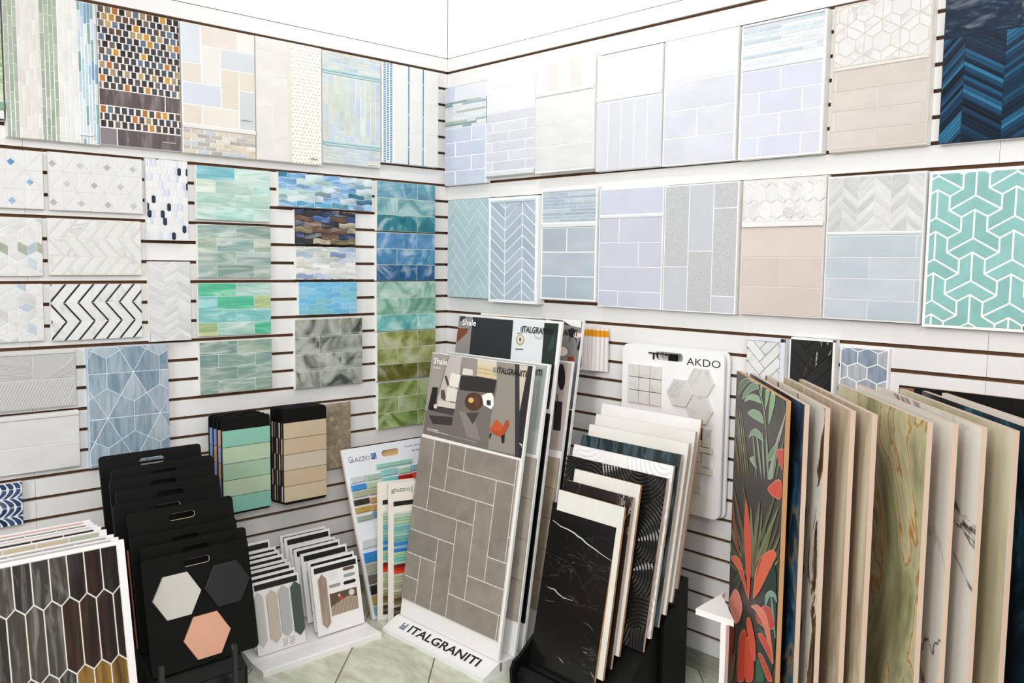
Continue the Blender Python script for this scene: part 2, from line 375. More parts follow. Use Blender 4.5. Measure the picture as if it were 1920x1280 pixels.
class Pan:
    def __init__(s, key, label, grout='#f0efec', group=None, edge='#ecebe7', tt=.005, mg=0.0):
        wl_, u0, z0, s.w, s.h, s.off = PD[key]
        mw = frame(0, u0, z0, 90) if wl_ == 'L' else frame(u0, 0, z0, 0)
        s.r = empty('tile_sample_panel', mw, label, 'tile sample', group or ('sample panels on the left wall' if wl_ == 'L' else 'sample panels on the right wall'))
        s.tt = tt; s.z = s.off-tt; s.mg = mg
        link('backing_board', boxes('backing_board', [(0, 0, 0.0005, s.w, s.h, s.off-tt)]), plain(edge, .6, name='board_edge'), s.r)
        link('grout', boxes('grout', [(.0006, .0006, s.off-tt, s.w-.0006, s.h-.0006, s.off-.0011)]), plain(grout, .8, name='grout'), s.r)
    def box(s, fr=None):
        x0, y0, x1, y1 = fr or (0, 0, 1, 1)
        return (x0*s.w+(s.mg if x0 == 0 else 0), (1-y1)*s.h+(s.mg if y1 == 1 else 0), x1*s.w-(s.mg if x1 == 1 else 0), (1-y0)*s.h-(s.mg if y0 == 0 else 0))
    def t(s, P, col, mat='glazed', gap=.003, fr=None, bev=.0008, up=0, name='tile', t=None):
        return tile(s.r, P, s.z, (t or s.tt)+up, M[mat], col, gap, bev, name, s.box(fr))
    def rect(s, x0, y0, x1, y1, col, mat='glazed', gap=.003, up=0, name='tile', **k):
        return s.t([(x0*s.w, (1-y1)*s.h), (x1*s.w, (1-y1)*s.h), (x1*s.w, (1-y0)*s.h), (x0*s.w, (1-y0)*s.h)], col, mat, gap, up=up, name=name, **k)
    def bricks(s, x0, y0, x1, y1, rows, cols, mat='glazed', gap=.003, j=.03, up=0, **k):
        n = len(rows)
        for i, js in enumerate(rows):
            e = [0]+list(js)+[1]
            for a in range(len(e)-1):
                c = cols(i, a) if callable(cols) else (random.choice(cols) if isinstance(cols, list) else cols)
                s.rect(x0+(x1-x0)*e[a], y0+(y1-y0)*i/n, x0+(x1-x0)*e[a+1], y0+(y1-y0)*(i+1)/n, jit(c, j), mat, gap, up, **k)
    def rail(s, y0, y1, col='#f2f3f4', up=.006, mat='glazed', x0=0, x1=1):
        return s.rect(x0, y0, x1, y1, col, mat, .0004, up, 'pencil_rail', bev=.002)
def colbricks(p, x0, x1, n, length, cols, mat, gap=.0016, y0=0, y1=1, j=.05, offs=None):
    cw = (x1-x0)*p.w/n
    for c in range(n):
        o = (offs[c % len(offs)] if offs else random.random())*length
        y = (1-y1)*p.h-o
        while y < (1-y0)*p.h:
            L = length
            p.t([(x0*p.w+c*cw, y), (x0*p.w+(c+1)*cw, y), (x0*p.w+(c+1)*cw, y+L), (x0*p.w+c*cw, y+L)], jit(random.choice(cols), j), mat, gap, (x0, y0, x1, y1)); y += L
def chevrons(p, xs, pitch, rise, sgn, cols, mat, gap=.002, fr=(0, 0, 1, 1), j=.05, phase=0):
    for c in range(len(xs)-1):
        xa, xb = xs[c]*p.w, xs[c+1]*p.w; s = sgn if c % 2 == 0 else -sgn; y = (1-fr[3])*p.h-rise*1.5+phase
        ya0 = y if s > 0 else y+rise
        k = 0
        while ya0+k*pitch < (1-fr[1])*p.h+rise*1.2:
            a = ya0+k*pitch; b = a+s*rise
            p.t([(xa, a), (xb, b), (xb, b+pitch), (xa, a+pitch)], jit(random.choice(cols), j), mat, gap, fr); k += 1
def herring(p, unit, n, ang, cols, mat, gap=.002, fr=(0, 0, 1, 1), ox=0, oy=0, j=.04):
    ca, sa = math.cos(math.radians(ang)), math.sin(math.radians(ang)); cx, cy = p.w/2+ox, p.h/2+oy
    for a in range(-16, 17):
        for b in range(-3, 4):
            bx, by = a+2*n*b, a
            for R in ((bx, by, bx+n, by+1), (bx+n, by-n+1, bx+n+1, by+1)):
                P = [(R[0], R[1]), (R[2], R[1]), (R[2], R[3]), (R[0], R[3])]
                P = [(cx+(x*ca-y*sa)*unit, cy+(x*sa+y*ca)*unit) for x, y in P]
                p.t(P, jit(random.choice(cols), j), mat, gap, fr)
def hexes(p, fw_, ph, cap, cols, mat, gap=.002, fr=(0, 0, 1, 1), j=.04, up=0, sk=0, ox=0):
    # pointy-top hexagons: width fw_, straight side ph, cap height cap
    i = 0; y = -ph
    while y < p.h+ph+2*cap:
        x = -fw_*(.5 if i % 2 else 0)+ox
        while x < p.w+fw_:
            P = [(x, y), (x+fw_/2, y-cap), (x+fw_, y), (x+fw_, y+ph), (x+fw_/2, y+ph+cap), (x, y+ph)]
            if sk: P = [(q[0]+sk*(q[1]-y-ph/2), q[1]) for q in P]
            p.t(P, jit(cols(i, x) if callable(cols) else random.choice(cols), j), mat, gap, fr, up=up); x += fw_
        y += ph+cap; i += 1
WH = ['#f3f3f3', '#efefef', '#f5f5f6']

# ---- left wall, top row
p = Pan('strip_left', 'tall panel of thin vertical green, cream and blue strips, left of the dark mosaic', '#f1f1ee')
colbricks(p, 0, .135, 3, .062, ['#b9c4b4', '#aebbab'], 'pearl', y0=0, offs=[.1, .6])
colbricks(p, .135, .37, 6, .05, ['#f0efec', '#eae8e4', '#e7e2dc', '#eeece8'], 'satin', .0008)
colbricks(p, .37, .56, 4, .062, ['#b3beae', '#a9b6a6', '#bbc5b6'], 'pearl', offs=[.2, .7])
colbricks(p, .56, .78, 4, .05, ['#f4f4f2', '#f0f0ee'], 'satin', .0012, offs=[.3, .8])
colbricks(p, .78, 1, 6, .07, ['#cfe3f2', '#a9cbe6', '#eef5fb', '#7fa6c4', '#bfe0ea', '#e9eef4', '#8fb2ae'], 'pearl')
p.rect(.77, .925, .93, .945, '#f4f4f2', 'satin', up=.006, name='metal_tag')
p = Pan('dark_mosaic', 'mosaic panel of small black, gold and grey glass squares with brown bands, top row', '#e9e2e0')
MC = ['#23211f', '#3b3836', '#1a1d25', '#4a4541', '#d79a2e', '#b8701f', '#39424f', '#777069', '#15130f', '#5f7388', '#a8946e', '#2b3342', '#3a342c', '#2a2622', '#1c1a1a', '#b8a070', '#5f4a3a']
def squares(p, y0, y1, n, m):
    for i in range(n):
        ya, yb = y0+(y1-y0)*i/n, y0+(y1-y0)*(i+1)/n
        for k in range(-1, m+1):
            x = (k+(.5 if i % 2 else 0))/m
            q = random.random()
            p.rect(x+.008, ya, x+1/m-.004, yb, jit(random.choice(MC), .2), 'pearl', .0026, up=.0006*q, fr=(0, y0, 1, y1))
squares(p, 0, .592, 12, 12); squares(p, .715, .872, 3, 12)
p.rect(0, .594, .80, .712, '#5b4c4c', 'streak_vert', .002); p.rect(.80, .594, 1, .712, '#5a5050', 'streak_vert', .003)
p.rect(0, .876, .2, 1, '#88828a', 'satin', .003); p.rect(.2, .876, 1, 1, '#5a5152', 'streak_vert', .003); p.rect(.75, .935, .93, .95, '#b9b4b2', 'satin', up=.004, name='metal_tag')
p = Pan('block_beige', 'panel of large cream, grey and beige blocks over a small brick mosaic, top row', '#f6f3ef')
for a in [(0, 0, .25, .30, '#e3eaf2'), (.26, .0, .76, .155, '#ece4da'), (.76, 0, 1, .155, '#f5f3ec'), (.26, .155, .52, .45, '#f4f2ee'), (.52, .155, 1, .31, '#dadfe4'), (0, .30, .26, .45, '#eae2d6'), (0, .45, .52, .62, '#dde3f0'), (.52, .31, .77, .62, '#e7decf'), (.77, .31, 1, .46, '#e9e0d3'), (.77, .46, 1, .77, '#d5dade'), (0, .62, .26, .77, '#ebe2d4'), (.26, .62, .77, .77, '#f2ede2')]: p.rect(*a, 'glazed', .004)
p.rail(.775, .805, '#f4f2ec'); p.rect(.79, .69, .95, .70, '#a5a39c', 'satin', up=.004, name='metal_tag')
p.bricks(0, .81, 1, 1, [[.18, .36, .53, .72, .88] if i % 2 else [.1, .28, .45, .63, .8] for i in range(6)], ['#e4d6c0', '#d7cfc3', '#c5c2bd', '#f0ece4', '#e9dfcd', '#cfd5dd', '#b9b6b2'], 'pearl', .0015, .08)
p = Pan('pebble_white', 'white relief tile panel with a column of ivory pebbles, top row', '#efebe4')
for x0, x1, ys in ((0, .25, [0, .11, .56, 1]), (.25, .47, [0, .31, .82, 1])):
    for a, b in zip(ys, ys[1:]): p.rect(x0, a, x1, b, '#f1edea', 'handmade', .002)
p.rect(.47, 0, .53, 1, '#e9e6df', 'glazed', .001, up=.001)
bm = bmesh.new(); tmpl = bmesh.new(); bmesh.ops.create_icosphere(tmpl, subdivisions=1, radius=1); tv = [v.co.copy() for v in tmpl.verts]; tf = [[v.index for v in f.verts] for f in tmpl.faces]; tmpl.free()
vs, fs = [], []
n = 0
for i in range(34):
    for k in range(9):
        cx = (.535+.465*(k+.5+(.25 if i % 2 else -.25))/9)*p.w+random.uniform(-.002, .002); cy = (i+.5)/34*p.h+random.uniform(-.0015, .0015)
        if cx > p.w-.006: continue
        b = len(vs); a, c_ = random.uniform(.0058, .0078), random.uniform(.0056, .0076); vs += [(cx+v.x*a, cy+v.y*c_, p.off-.003+v.z*.006) for v in tv]; fs += [tuple(b+q for q in f) for f in tf]
bm.free(); me = mesh('pebbles', vs, fs); me.polygons.foreach_set('use_smooth', [True]*len(fs)); o = link('pebbles', me, plain('#e6e2d6', .35, name='pebble'), p.r); tag(o, kind='stuff')
p.rect(.80, .945, .93, .953, '#8d8a84', 'satin', up=.008, name='metal_tag')
p = Pan('pearl_glass', 'pearly aqua glass panel of vertical strips between two pale blue bars, top row', '#dfe8e6')
PC = ['#d6ddd8', '#dde2dc', '#cdd9de', '#c9d5e4', '#d6dbe2', '#cdd7d0', '#dcdcd2', '#d2dede']
p.bricks(0, 0, 1, .15, [[.2, .45, .7, .85] if i % 2 else [.1, .35, .6, .8] for i in range(5)], PC, 'pearl', .0015, .08)
colbricks(p, 0, 1, 11, .085, PC, 'pearl', .0014, .21, .79, .08)
p.bricks(0, .85, 1, 1, [[.2, .4, .62, .85] if i % 2 else [.12, .35, .55, .78] for i in range(5)], PC, 'pearl', .0015, .08)
for a in ((.155, .178), (.18, .203), (.795, .818), (.82, .843)): p.rail(*a, '#b5d3d8', .003, 'pearl')
p.rect(.76, .965, .93, .985, '#f2f2ec', 'satin', up=.004, name='paper_tag')
p = Pan('blue_bar', 'white tile panel crossed by thin teal vertical bars, rightmost in the top left row', '#f4f4f1')
o_ = []
for c in range(3):
    for k in range(42):
        x = .02+.055*c; y = (k+(.33 if c % 2 else 0))/42
        if y+.017 < 1: o_.append((x*p.w, (1-y-.017)*p.h, p.off-.002, (x+.04)*p.w, (1-y)*p.h, p.off))
tag(link('tiny_glass_bricks', boxes('tiny', o_), plain('#6f97ab', .15, name='teal_glass'), p.r), kind='stuff')
for x0, x1 in ((.2, .44), (.475, .70), (.735, 1)):
    for a, b in ((0, .35), (.35, .67), (.67, 1)): p.rect(x0, a, x1, b, '#f3f3ef', 'glazed', .0012)
for x0 in (.445, .705):
    for a, b in ((0, .16), (.165, .49), (.495, .82), (.825, 1)): p.rect(x0, a, x0+.028, b, '#4a86a8', 'pearl', .001)

PD['far_left'] = ('L', -2.215, 1.985, .298, .43, .03)
p = Pan('far_left', 'green glass panel cut by the left edge of the photo, top row', '#e6ead8', edge='#22386a')
p.bricks(0, 0, 1, .86, [[.2, .5, .8] if i % 2 else [.35, .65] for i in range(7)], ['#b5c79a', '#8fae7c', '#c5d3a8', '#a3b98c'], 'streak_glass', .003); p.rail(.87, .93, '#8fae98'); p.rect(0, .93, 1, 1, '#f0f0ee', 'satin')
# ---- left wall, middle columns
def diamonds(key, label, dcols, nx):
    p = Pan(key, label, '#dddddd', tt=.004); ny = 5; cx, cy = p.w/nx, p.h/3.0
    for i in range(nx):
        for k in range(3):
            x, y = i*cx, k*cy; A, B, C, D = (x, y), (x+cx, y), (x+cx, y+cy), (x, y+cy)
            for T in ((A, B, C), (A, C, D)) if (i+k) % 2 else ((A, B, D), (B, C, D)): p.t(list(T), jit('#f1f1f2', .02), 'satin', .0007)
    for i in range(nx+1):
        for k in range(3):
            if (i+k) % 2: continue
            x, y = (i)*cx+.25*cx, (k+.4)*cy; d = .0125
            p.t([(x-d, y), (x, y-d), (x+d, y), (x, y+d)], random.choice(dcols), 'streak_dark' if nx < 6 else 'marble', .0005, up=.0008, t=.0042)
    return p
diamonds('diamond_blue', 'white marble panel with small blue glass diamonds, leftmost in the second row', ['#6fa8dc', '#8fb8de', '#9cc3d6'], 4)
diamonds('diamond_grey', 'white marble panel with small grey diamonds, beside the blue diamond panel', ['#c9c9cc', '#bdbab8', '#d3d3d6'], 7)
p = Pan('hex_tiny', 'narrow white panel scattered with long dark blue and lavender hexagons', '#f4f4f7')
def hc(i, x):
    q = random.random(); return '#1c2c44' if q < .06 else ('#dfe3f2' if q < .28 else '#f4f4f6')
hexes(p, p.w/9.5, .021, .006, hc, 'glazed', .0009)
TG = {'a': (['#cfe3d8', '#c3dfd2', '#b9dfd6', '#cce4dc', '#98d0dc', '#d5e3d6', '#8fcdbe'], 'streak_glass'), 'b': (['#acbcb0', '#a2b6b0', '#b4c0ac', '#93a69f', '#a8bab4'], 'streak_glass'),
      'c': (['#8fd0cf', '#5cc39c', '#c5cf9a', '#9ad6de', '#2f9f86', '#b8d9cf'], 'streak_glass'), 'd': (['#9cb2a6', '#93aaa2', '#a4b6a4', '#8aa29c'], 'streak_glass')}
for k, lab in (('a', 'aqua and turquoise streaked glass brick panel, top of the four glass brick panels'), ('b', 'dull sage streaked glass brick panel below the aqua glass brick panel'), ('c', 'bright turquoise and emerald glass brick panel above the grey-green one'), ('d', 'grey-green streaked glass brick panel, lowest of the four glass brick panels')):
    p = Pan('glass_'+k, lab, '#cfe0d8'); c, m = TG[k]
    p.bricks(0, 0, 1, 1, [[.51], [.25, .76], [.51], [.25, .76]], c, m, .0022, .06)
def waves(key, label, rows, n, cols, grout, mat, gap=.0016):
    p = Pan(key, label, grout); rh = p.h/rows; bw = p.w/n; amp = rh*.17
    for i in range(-1, rows+1):
        off = -bw*(.5 if i % 2 else 0)
        for k in range(int(n)+2):
            x0 = off+k*bw; P = []
            N = 6; f = lambda x: amp*math.sin(2*PI*x/bw)
            for q in range(N+1): x = x0+bw*q/N; P.append((x, i*rh+f(x)))
            for q in range(N, -1, -1): x = x0+bw*q/N; P.append((x, (i+1)*rh+f(x)*(1 if True else 1)))
            p.t(P, jit(random.choice(cols), .08), mat, gap)
    return p
waves('wave_blue', 'wide sky-blue and teal panel of wavy glass bricks', 6, 5.5, ['#a8cdec', '#8fbde4', '#cfe2f0', '#4f9fc4', '#2a7f9c', '#d9e9ef', '#b6d6d0', '#7fb6e2'], '#e5eef2', 'streak_dark')
waves('wave_dark', 'small dark navy and bronze panel of wavy glass bricks', 6, 3.5, ['#2f4a7c', '#1a1c28', '#8a7a52', '#20355f', '#6b4a34', '#12131b', '#3c5f9c', '#b3a98c'], '#15130f', 'streak_dark')
waves('wave_white', 'small white and pale grey panel of wavy glass bricks below the dark wavy one', 6, 3.6, ['#efedea', '#e8e6e2', '#b9c4dc', '#f3f2ef', '#dcd8cf', '#8fa2c2'], '#e8e4df', 'streak_glass')
waves('wave_cyan', 'small bright cyan panel of wavy glass bricks', 6, 3.5, ['#7fc6ea', '#74bfe6', '#8fcbe8', '#86c9d8'], '#c9e6f4', 'glazed')
p = Pan('smoke_grey', 'smoky grey marbled glass brick panel below the cyan one', '#c9cdc4'); p.bricks(0, 0, 1, 1, [[.66], [.35], [.68], [.36]], ['#a9ada2', '#a2a69a', '#b2b5aa'], 'smoke_glass', .002)
for i in range(1, 4):
    for q in (-.016, .016, .03): link('fine_line', boxes('fine_line', [(.003, (1-i/4+q)*p.h, p.off, p.w-.003, (1-i/4+q)*p.h+.0008, p.off+.0004)]), plain('#d8dbd4', .3, name='line'), p.r)
for key, lab, rc, m in (('stack_blue1', 'deep turquoise marbled glass brick panel, top of the right-hand glass stack', ['#5f9fb4', '#77aeb0', '#14808c'], 'swirl_glass'), ('stack_blue2', 'ocean blue marbled glass brick panel, second in the right-hand glass stack', ['#5f97c4', '#4a8ab4', '#0f5c8c'], 'swirl_glass'),
                        ('stack_green', 'pale sea-green marbled glass brick panel, third in the right-hand glass stack', ['#a2c9b4', '#84b59c', '#7cc4c0'], 'swirl_glass'), ('stack_olive1', 'dark olive marbled glass brick panel, fourth in the right-hand glass stack', ['#a3ab62', '#a0a866', '#6b6c26'], 'olive_glass'), ('stack_olive2', 'light olive green glass brick panel, bottom of the right-hand glass stack', ['#9fb070', '#94a86a', '#9ab46c'], 'olive_glass')):
    p = Pan(key, lab, '#d5ddd0'); p.bricks(0, 0, 1, 1, [[.68], [.34], [.68]], lambda i, a, rc=rc: rc[i], m, .0025, .05)
def cubes(key, label, cols):
    p = Pan(key, label, '#e4e6ea', tt=.004); s = .034; hh = s*.866
    for i in range(-1, 7):
        for k in range(-1, 6):
            cx = k*2*hh+(hh if i % 2 else 0); cy = i*1.5*s
            V = [(cx+s*math.cos(math.radians(a)), cy+s*math.sin(math.radians(a))) for a in (30, 90, 150, 210, 270, 330)]; C = (cx, cy)
            for R in ((V[1], V[2], C, V[0]), (V[2], V[3], V[4], C), (V[4], V[5], V[0], C)): p.t(list(R), jit(random.choice(cols), .04), 'marble_soft', .0016)
cubes('cube_a', 'white tumbling-block marble panel with blue-grey and olive pieces, upper of two', ['#f1f1f2', '#eeeef0', '#f3f3f3', '#b9c8d4', '#eceff2', '#f0f0f0', '#a9b0a2', '#d5dee8', '#f3f3f3', '#efefef', '#f0f0f0', '#f2f2f2'])
cubes('cube_b', 'whiter tumbling-block marble panel with a few pale blue pieces, lower of two', ['#f1f1f2', '#eeeef0', '#f3f3f3', '#c9d3e2', '#eceff2', '#dddcd8', '#f0f0f0'])
def slant(key, label, c1, c2, k2, grout, mat2):
    p = Pan(key, label, grout, tt=.004); rh = p.h/3; pw = p.w/6.6; sk = rh*.82
    for i in range(3):
        d = 1 if i % 2 == 0 else -1; y = i*rh
        for k in range(-2, 9):
            x = k*pw; a, b = (x, x+sk) if d > 0 else (x+sk, x)
            p.t([(a, y), (a+pw*(1-k2), y), (b+pw*(1-k2), y+rh), (b, y+rh)], jit(c1, .02), 'marble', .0012)
            p.t([(a+pw*(1-k2), y), (a+pw, y), (b+pw, y+rh), (b+pw*(1-k2), y+rh)], c2, mat2, .0012)
slant('chev_white', 'white marble panel of slanted bars with thin beige slivers', '#f3f3f2', '#e3e0da', .22, '#e6e5e2', 'satin')
slant('chev_black', 'white marble panel of slanted bars with bold black slivers', '#f4f4f5', '#1d2328', .2, '#ececee', 'pearl')
p = Pan('zig_white', 'narrow white marble zigzag panel hung under the long-hexagon panel', '#e3e3e6', tt=.004); chevrons(p, [0, .36, .68, 1], .0165, .03, -1, ['#f2f2f3', '#e6e6ea', '#ededf0', '#dcdce0'], 'marble_soft', .0012)
p = Pan('grey_relief', 'glossy grey panel of ridged relief tiles', '#cfcfcf')
p.rail(0, .07, '#dededd', .004); p.rect(0, .08, .60, .5, '#c9c8c6', 'glazed'); p.rect(.6, .08, 1, .5, '#c9c8c6', 'glazed'); p.rect(0, .5, 1, 1, '#cbcac8', 'glazed')
def ridges(p, L, wd=.0022, name='ridges', mat=None, hz=.0022):
    vs, fs = [], []
    for (x0, y0, x1, y1) in L:
        dx, dy = x1-x0, y1-y0; l = math.hypot(dx, dy)
        if l < .004: continue
        nx, ny = -dy/l*wd/2, dx/l*wd/2; b = len(vs); z = p.off
        vs += [(x0-nx, y0-ny, z), (x1-nx, y1-ny, z), (x1, y1, z+hz), (x0, y0, z+hz), (x1+nx, y1+ny, z), (x0+nx, y0+ny, z)]
        fs += [(b, b+1, b+2, b+3), (b+3, b+2, b+4, b+5), (b+1, b, b+3, b+5), (b+1, b+4, b+2)]
    return tag(link(name, mesh(name, vs, fs), mat or plain('#d6d5d3', .16, name='glaze'), p.r), kind='stuff')
L = []
for k in range(12):
    y = p.h*(.53+.39*k/12); L.append((p.w*.02, y+.02 if k < 10 else y, p.w*.57, min(p.h*.91, y*.6+p.h*.22)))
for k in range(14): x = p.w*(.72+.012*k-.08); y = p.h*(.52+.0*k); L.append((p.w*(.68+.022*k*0.9), p.h*.52+k*.0035, p.w*.985, p.h*(.52+.01)+k*.0058))
for k in range(34):
    x = p.w*(k/34)-.01; L.append((max(.003, x), .004 if x > .003 else .004, min(p.w-.004, x+.05), p.h*.49 if x+.05 < p.w else p.h*.35))
ridges(p, L)
p = Pan('white_two', 'plain glossy white panel of two long tiles below the grey relief panel', '#dedddb'); p.rail(0, .08, '#ecebe9', .004); p.rect(0, .09, 1, .55, '#edecea', 'handmade'); p.rect(0, .55, 1, 1, '#edecea', 'handmade')
p = Pan('tri_blue', 'tall slate-blue watery panel of kite-shaped tiles in hexagon stars', '#dfe9f2', edge='#b9d0e0')
a = .096; R = a*2/math.sqrt(3)
for i in range(-2, 4):
    for k in range(-2, 4):
        cx = .16+2*a*k+(a if i % 2 else 0); cy = .345+i*1.5*R-(0)
        V = [(cx+R*math.cos(math.radians(60*q+30)), cy+R*math.sin(math.radians(60*q+30))) for q in range(6)]
        for q in range(6):
            m0 = ((V[q-1][0]+V[q][0])/2, (V[q-1][1]+V[q][1])/2); m1 = ((V[q][0]+V[(q+1) % 6][0])/2, (V[q][1]+V[(q+1) % 6][1])/2)
            p.t([(cx, cy), m0, V[q], m1], jit(random.choice(['#9db0be', '#a9bac6', '#94a9b9', '#8ca2b3', '#b0bec9']), .06), 'streak_vert', .0022)
p = Pan('leaf_navy', 'small navy panel of leaf-shaped tiles at the left edge', '#e7ecf2')
for c in range(-1, 7):
    for r_ in range(-1, 6):
        s = 1 if r_ % 2 else -1; x, y = c*.022, r_*.032; w_ = .022; h_ = .032; N = 5; P = []
        for q in range(N+1): tq = q/N; P.append((x+s*(tq*.024-.012)+.012*math.sin(PI*tq)*.3+.0, y+h_*tq))
        for q in range(N, -1, -1): tq = q/N; P.append((x+w_+s*(tq*.024-.012)-.008+.016*math.sin(PI*tq)*.6, y+h_*tq))
        p.t(P, jit(random.choice(['#22385c', '#2c4468', '#3c4f70', '#1d3050', '#5a6880']), .1), 'glazed', .0022)
p = Pan('hex_beige', 'narrow tan panel of small hexagons beside the hanging beige swatches', '#8f7f68'); hexes(p, p.w/4.6, .0135, .0075, ['#b3a288', '#a8977e', '#bdad94', '#9c8c74'], 'stone', .0016)
# ---- right wall, top row
LV = '#dde2f2'
p = Pan('top_lav', 'lavender glass brick panel with thin strips, nearest the corner in the top row', '#f4f5f8')
p.rect(0, 0, .27, .15, '#d9e2f2'); p.rect(.27, 0, 1, .15, '#e8edf6')
def strips(p, y0, y1, n, cols, mat='glazed', gap=.0012):
    for i in range(n):
        js = sorted(random.uniform(.12, .9) for _ in range(random.choice([1, 2, 2]))); js = [js[0]]+[q for q in js[1:] if q-js[0] > .15]
        p.bricks(0, y0+(y1-y0)*i/n, 1, y0+(y1-y0)*(i+1)/n, [js], cols, mat, gap, .05)
strips(p, .15, .42, 11, ['#e2e8ee', '#f2f4f6', '#9cc0c8', '#b7c2b4', '#f3f5f7', '#eceff4', '#7f9f9c'], 'pearl')
p.bricks(0, .42, 1, 1, [[.66], [.27], [.66], [.27]], ['#d3dbee', '#cfd8ec', '#d8def0'], 'glazed', .004)
p = Pan('top_white_brick', 'white and pale grey small-brick panel, second from the corner in the top row', '#f7f7f9'); p.rect(0, 0, 1, .12, '#f4f4f6'); p.rect(0, .12, 1, .36, '#f5f5f7')
p.bricks(0, .36, 1, .95, [[], [.13, .82], [.47], [.13, .82], [.47], [.14, .82]], ['#dedfea', '#e2e3ec', '#dcdde6'], 'glazed', .0032); p.rail(.955, 1, '#e9eef2', .004)
p = Pan('top_stripe', 'white long-tile panel topped by faint beige stripes, third from the corner in the top row', '#f2f1ef')
for k, c in enumerate(['#f3f2f0', '#e7e2de', '#f4f3f1', '#e6e2de', '#f4f4f2']): p.rect(k/5, .01, (k+1)/5, .27, c, 'satin', .0014)
p.rail(.275, .31, '#f3f3f2', .005); p.bricks(0, .32, 1, .985, [[], [], []], ['#f1f1f2', '#eeeeef'], 'handmade', .003)
p = Pan('top_vert', 'white panel with lavender-white vertical tiles in its lower half, top row', '#f6f6f9')
for a, b in ((0, .22), (.22, .36)): p.rect(0, a, 1, b, '#eff1f5', 'glazed', .002)
p.rail(.365, .40, '#f6f6f8', .004)
for k in range(5): p.rect(k/5, .41, (k+1)/5, 1, jit('#dfe1ea', .02), 'glazed', .002)
p = Pan('top_marb', 'white marble-topped panel with three rows of long pale tiles, top row', '#eceff2', mg=.004); p.rect(0, 0, 1, .335, '#eef0f3', 'glazed', .002); p.bricks(0, .345, 1, 1, [[], [.48], []], ['#e2e4ee', '#dfe1ec'], 'handmade', .0035)
p = Pan('top_strip', 'white panel with glassy thin strips above four rows of lavender bricks, top row', '#f5f6fa', mg=.006)
strips(p, .02, .31, 11, ['#eef3f8', '#f4f6fa', '#dce8f0', '#e3ebf4', '#f6f8fa', '#cfdde8'], 'pearl'); p.rail(.315, .345, '#eef2f6', .004); p.rail(0, .02, '#dde8f0', .004)
p.bricks(0, .35, 1, 1, [[.5], [.25, .76], [.5], [.25, .76]], ['#e0e1f0', '#dddff0'], 'glazed', .0032)
p = Pan('top_diam', 'pinkish beige brick panel under a white marble star mosaic, top row', '#cdc4ba', mg=.006)
Rb = .064; box_ = (0, 0, 1, .42)
for i in range(-1, 6):
    for k in range(-1, 5):
        cx = k*math.sqrt(3)*Rb+(math.sqrt(3)/2*Rb if i % 2 else 0)-.01; cy = p.h*.5+i*1.5*Rb
        B_ = [(cx+Rb*math.cos(math.radians(60*q+30)), cy+Rb*math.sin(math.radians(60*q+30))) for q in range(6)]; S_ = [((cx+a)/2, (cy+b)/2) for a, b in B_]
        p.t(S_, jit('#efeeed', .03), 'marble', .0026, box_)
        for q in range(6): p.t([S_[q], B_[q], B_[(q+1) % 6], S_[(q+1) % 6]], jit('#f0efee', .03), 'marble', .0026, box_)
p.rail(.425, .445, '#eeebe7', .003); p.bricks(0, .45, 1, 1, [[.055, .94], [.5], [.05, .93], [.5]], ['#dcd2cc', '#dfd5d0', '#d9cfc8'], 'handmade', .003)
p = Pan('top_navy', 'glossy deep navy panel with a herringbone lower part, right end of the top row', '#0d2236', mg=.002)
p.rect(0, 0, .66, .30, '#0d2a46', 'navy_glass', .001); p.rect(.66, 0, 1, .30, '#0d2a46', 'navy_glass', .001)
chevrons(p, [0, .2, .55, .9, 1.25], .0125, .066, 1, ['#164766', '#113652', '#0b263c', '#2a6f94', '#0e2c46', '#081d30', '#061522', '#1d557a'], 'pearl', .0012, (0, .305, 1, 1), .15)
for a in ((.004, .013, .16, .025), (.19, .012, .2, .03), (.23, .01, .25, .02)): p.rect(*a, '#dfe8f0', 'satin', .0005, up=.0003, name='white_print')
# ---- right wall, second row
p = Pan('mid_herr', 'pale aqua herringbone panel nearest the corner in the second row', '#e4f0f4'); herring(p, .043, 3, 45, ['#bfd6dc', '#c2d9de', '#bcd3da'], 'glazed', .0024, ox=.01)
p = Pan('mid_chev', 'pale blue chevron panel in a thick white frame', '#f3f6f8', mg=.012); chevrons(p, [0, .345, .70, 1.05], .0485, .078, -1, ['#b9c6d6', '#bccad8', '#b4c4d2'], 'glazed', .004, (0, .05, 1, 1)); p.rail(.02, .05, '#cfe4f0', .004, x0=.04, x1=.96)
p = Pan('mid_lin', 'grey-blue panel of thin strips above three rows of wide bricks', '#eef2f4', mg=.006)
p.rail(.0, .03, '#dbe7ec', .004); strips(p, .035, .30, 9, ['#b9c6d4', '#c3ced9', '#b1c0ce', '#cdd9e2'], 'pearl', .0016); p.rail(.31, .345, '#f2f5f6', .005); p.bricks(0, .35, 1, 1, [[.48], [], [.48]], ['#bcc6d1', '#b9c5d0', '#c0cad4'], 'handmade', .005)
p = Pan('mid_lav', 'pale lavender panel of wide satin tiles in the middle of the second row', '#f1f1f6', mg=.003)
p.rect(0, 0, 1, .22, '#d3d8e8', 'satin'); p.rail(.225, .25, '#eceef4', .003); p.bricks(0, .25, 1, .86, [[.33], [.64], []], ['#d4d5e4', '#d2d3e2'], 'satin', .003); p.bricks(0, .86, 1, 1, [[.33]], '#d0d4e4', 'satin', .003)
p = Pan('mid_colm', 'light grey panel of three vertical columns, some tiles dotted', '#f1f1f3', mg=.003)
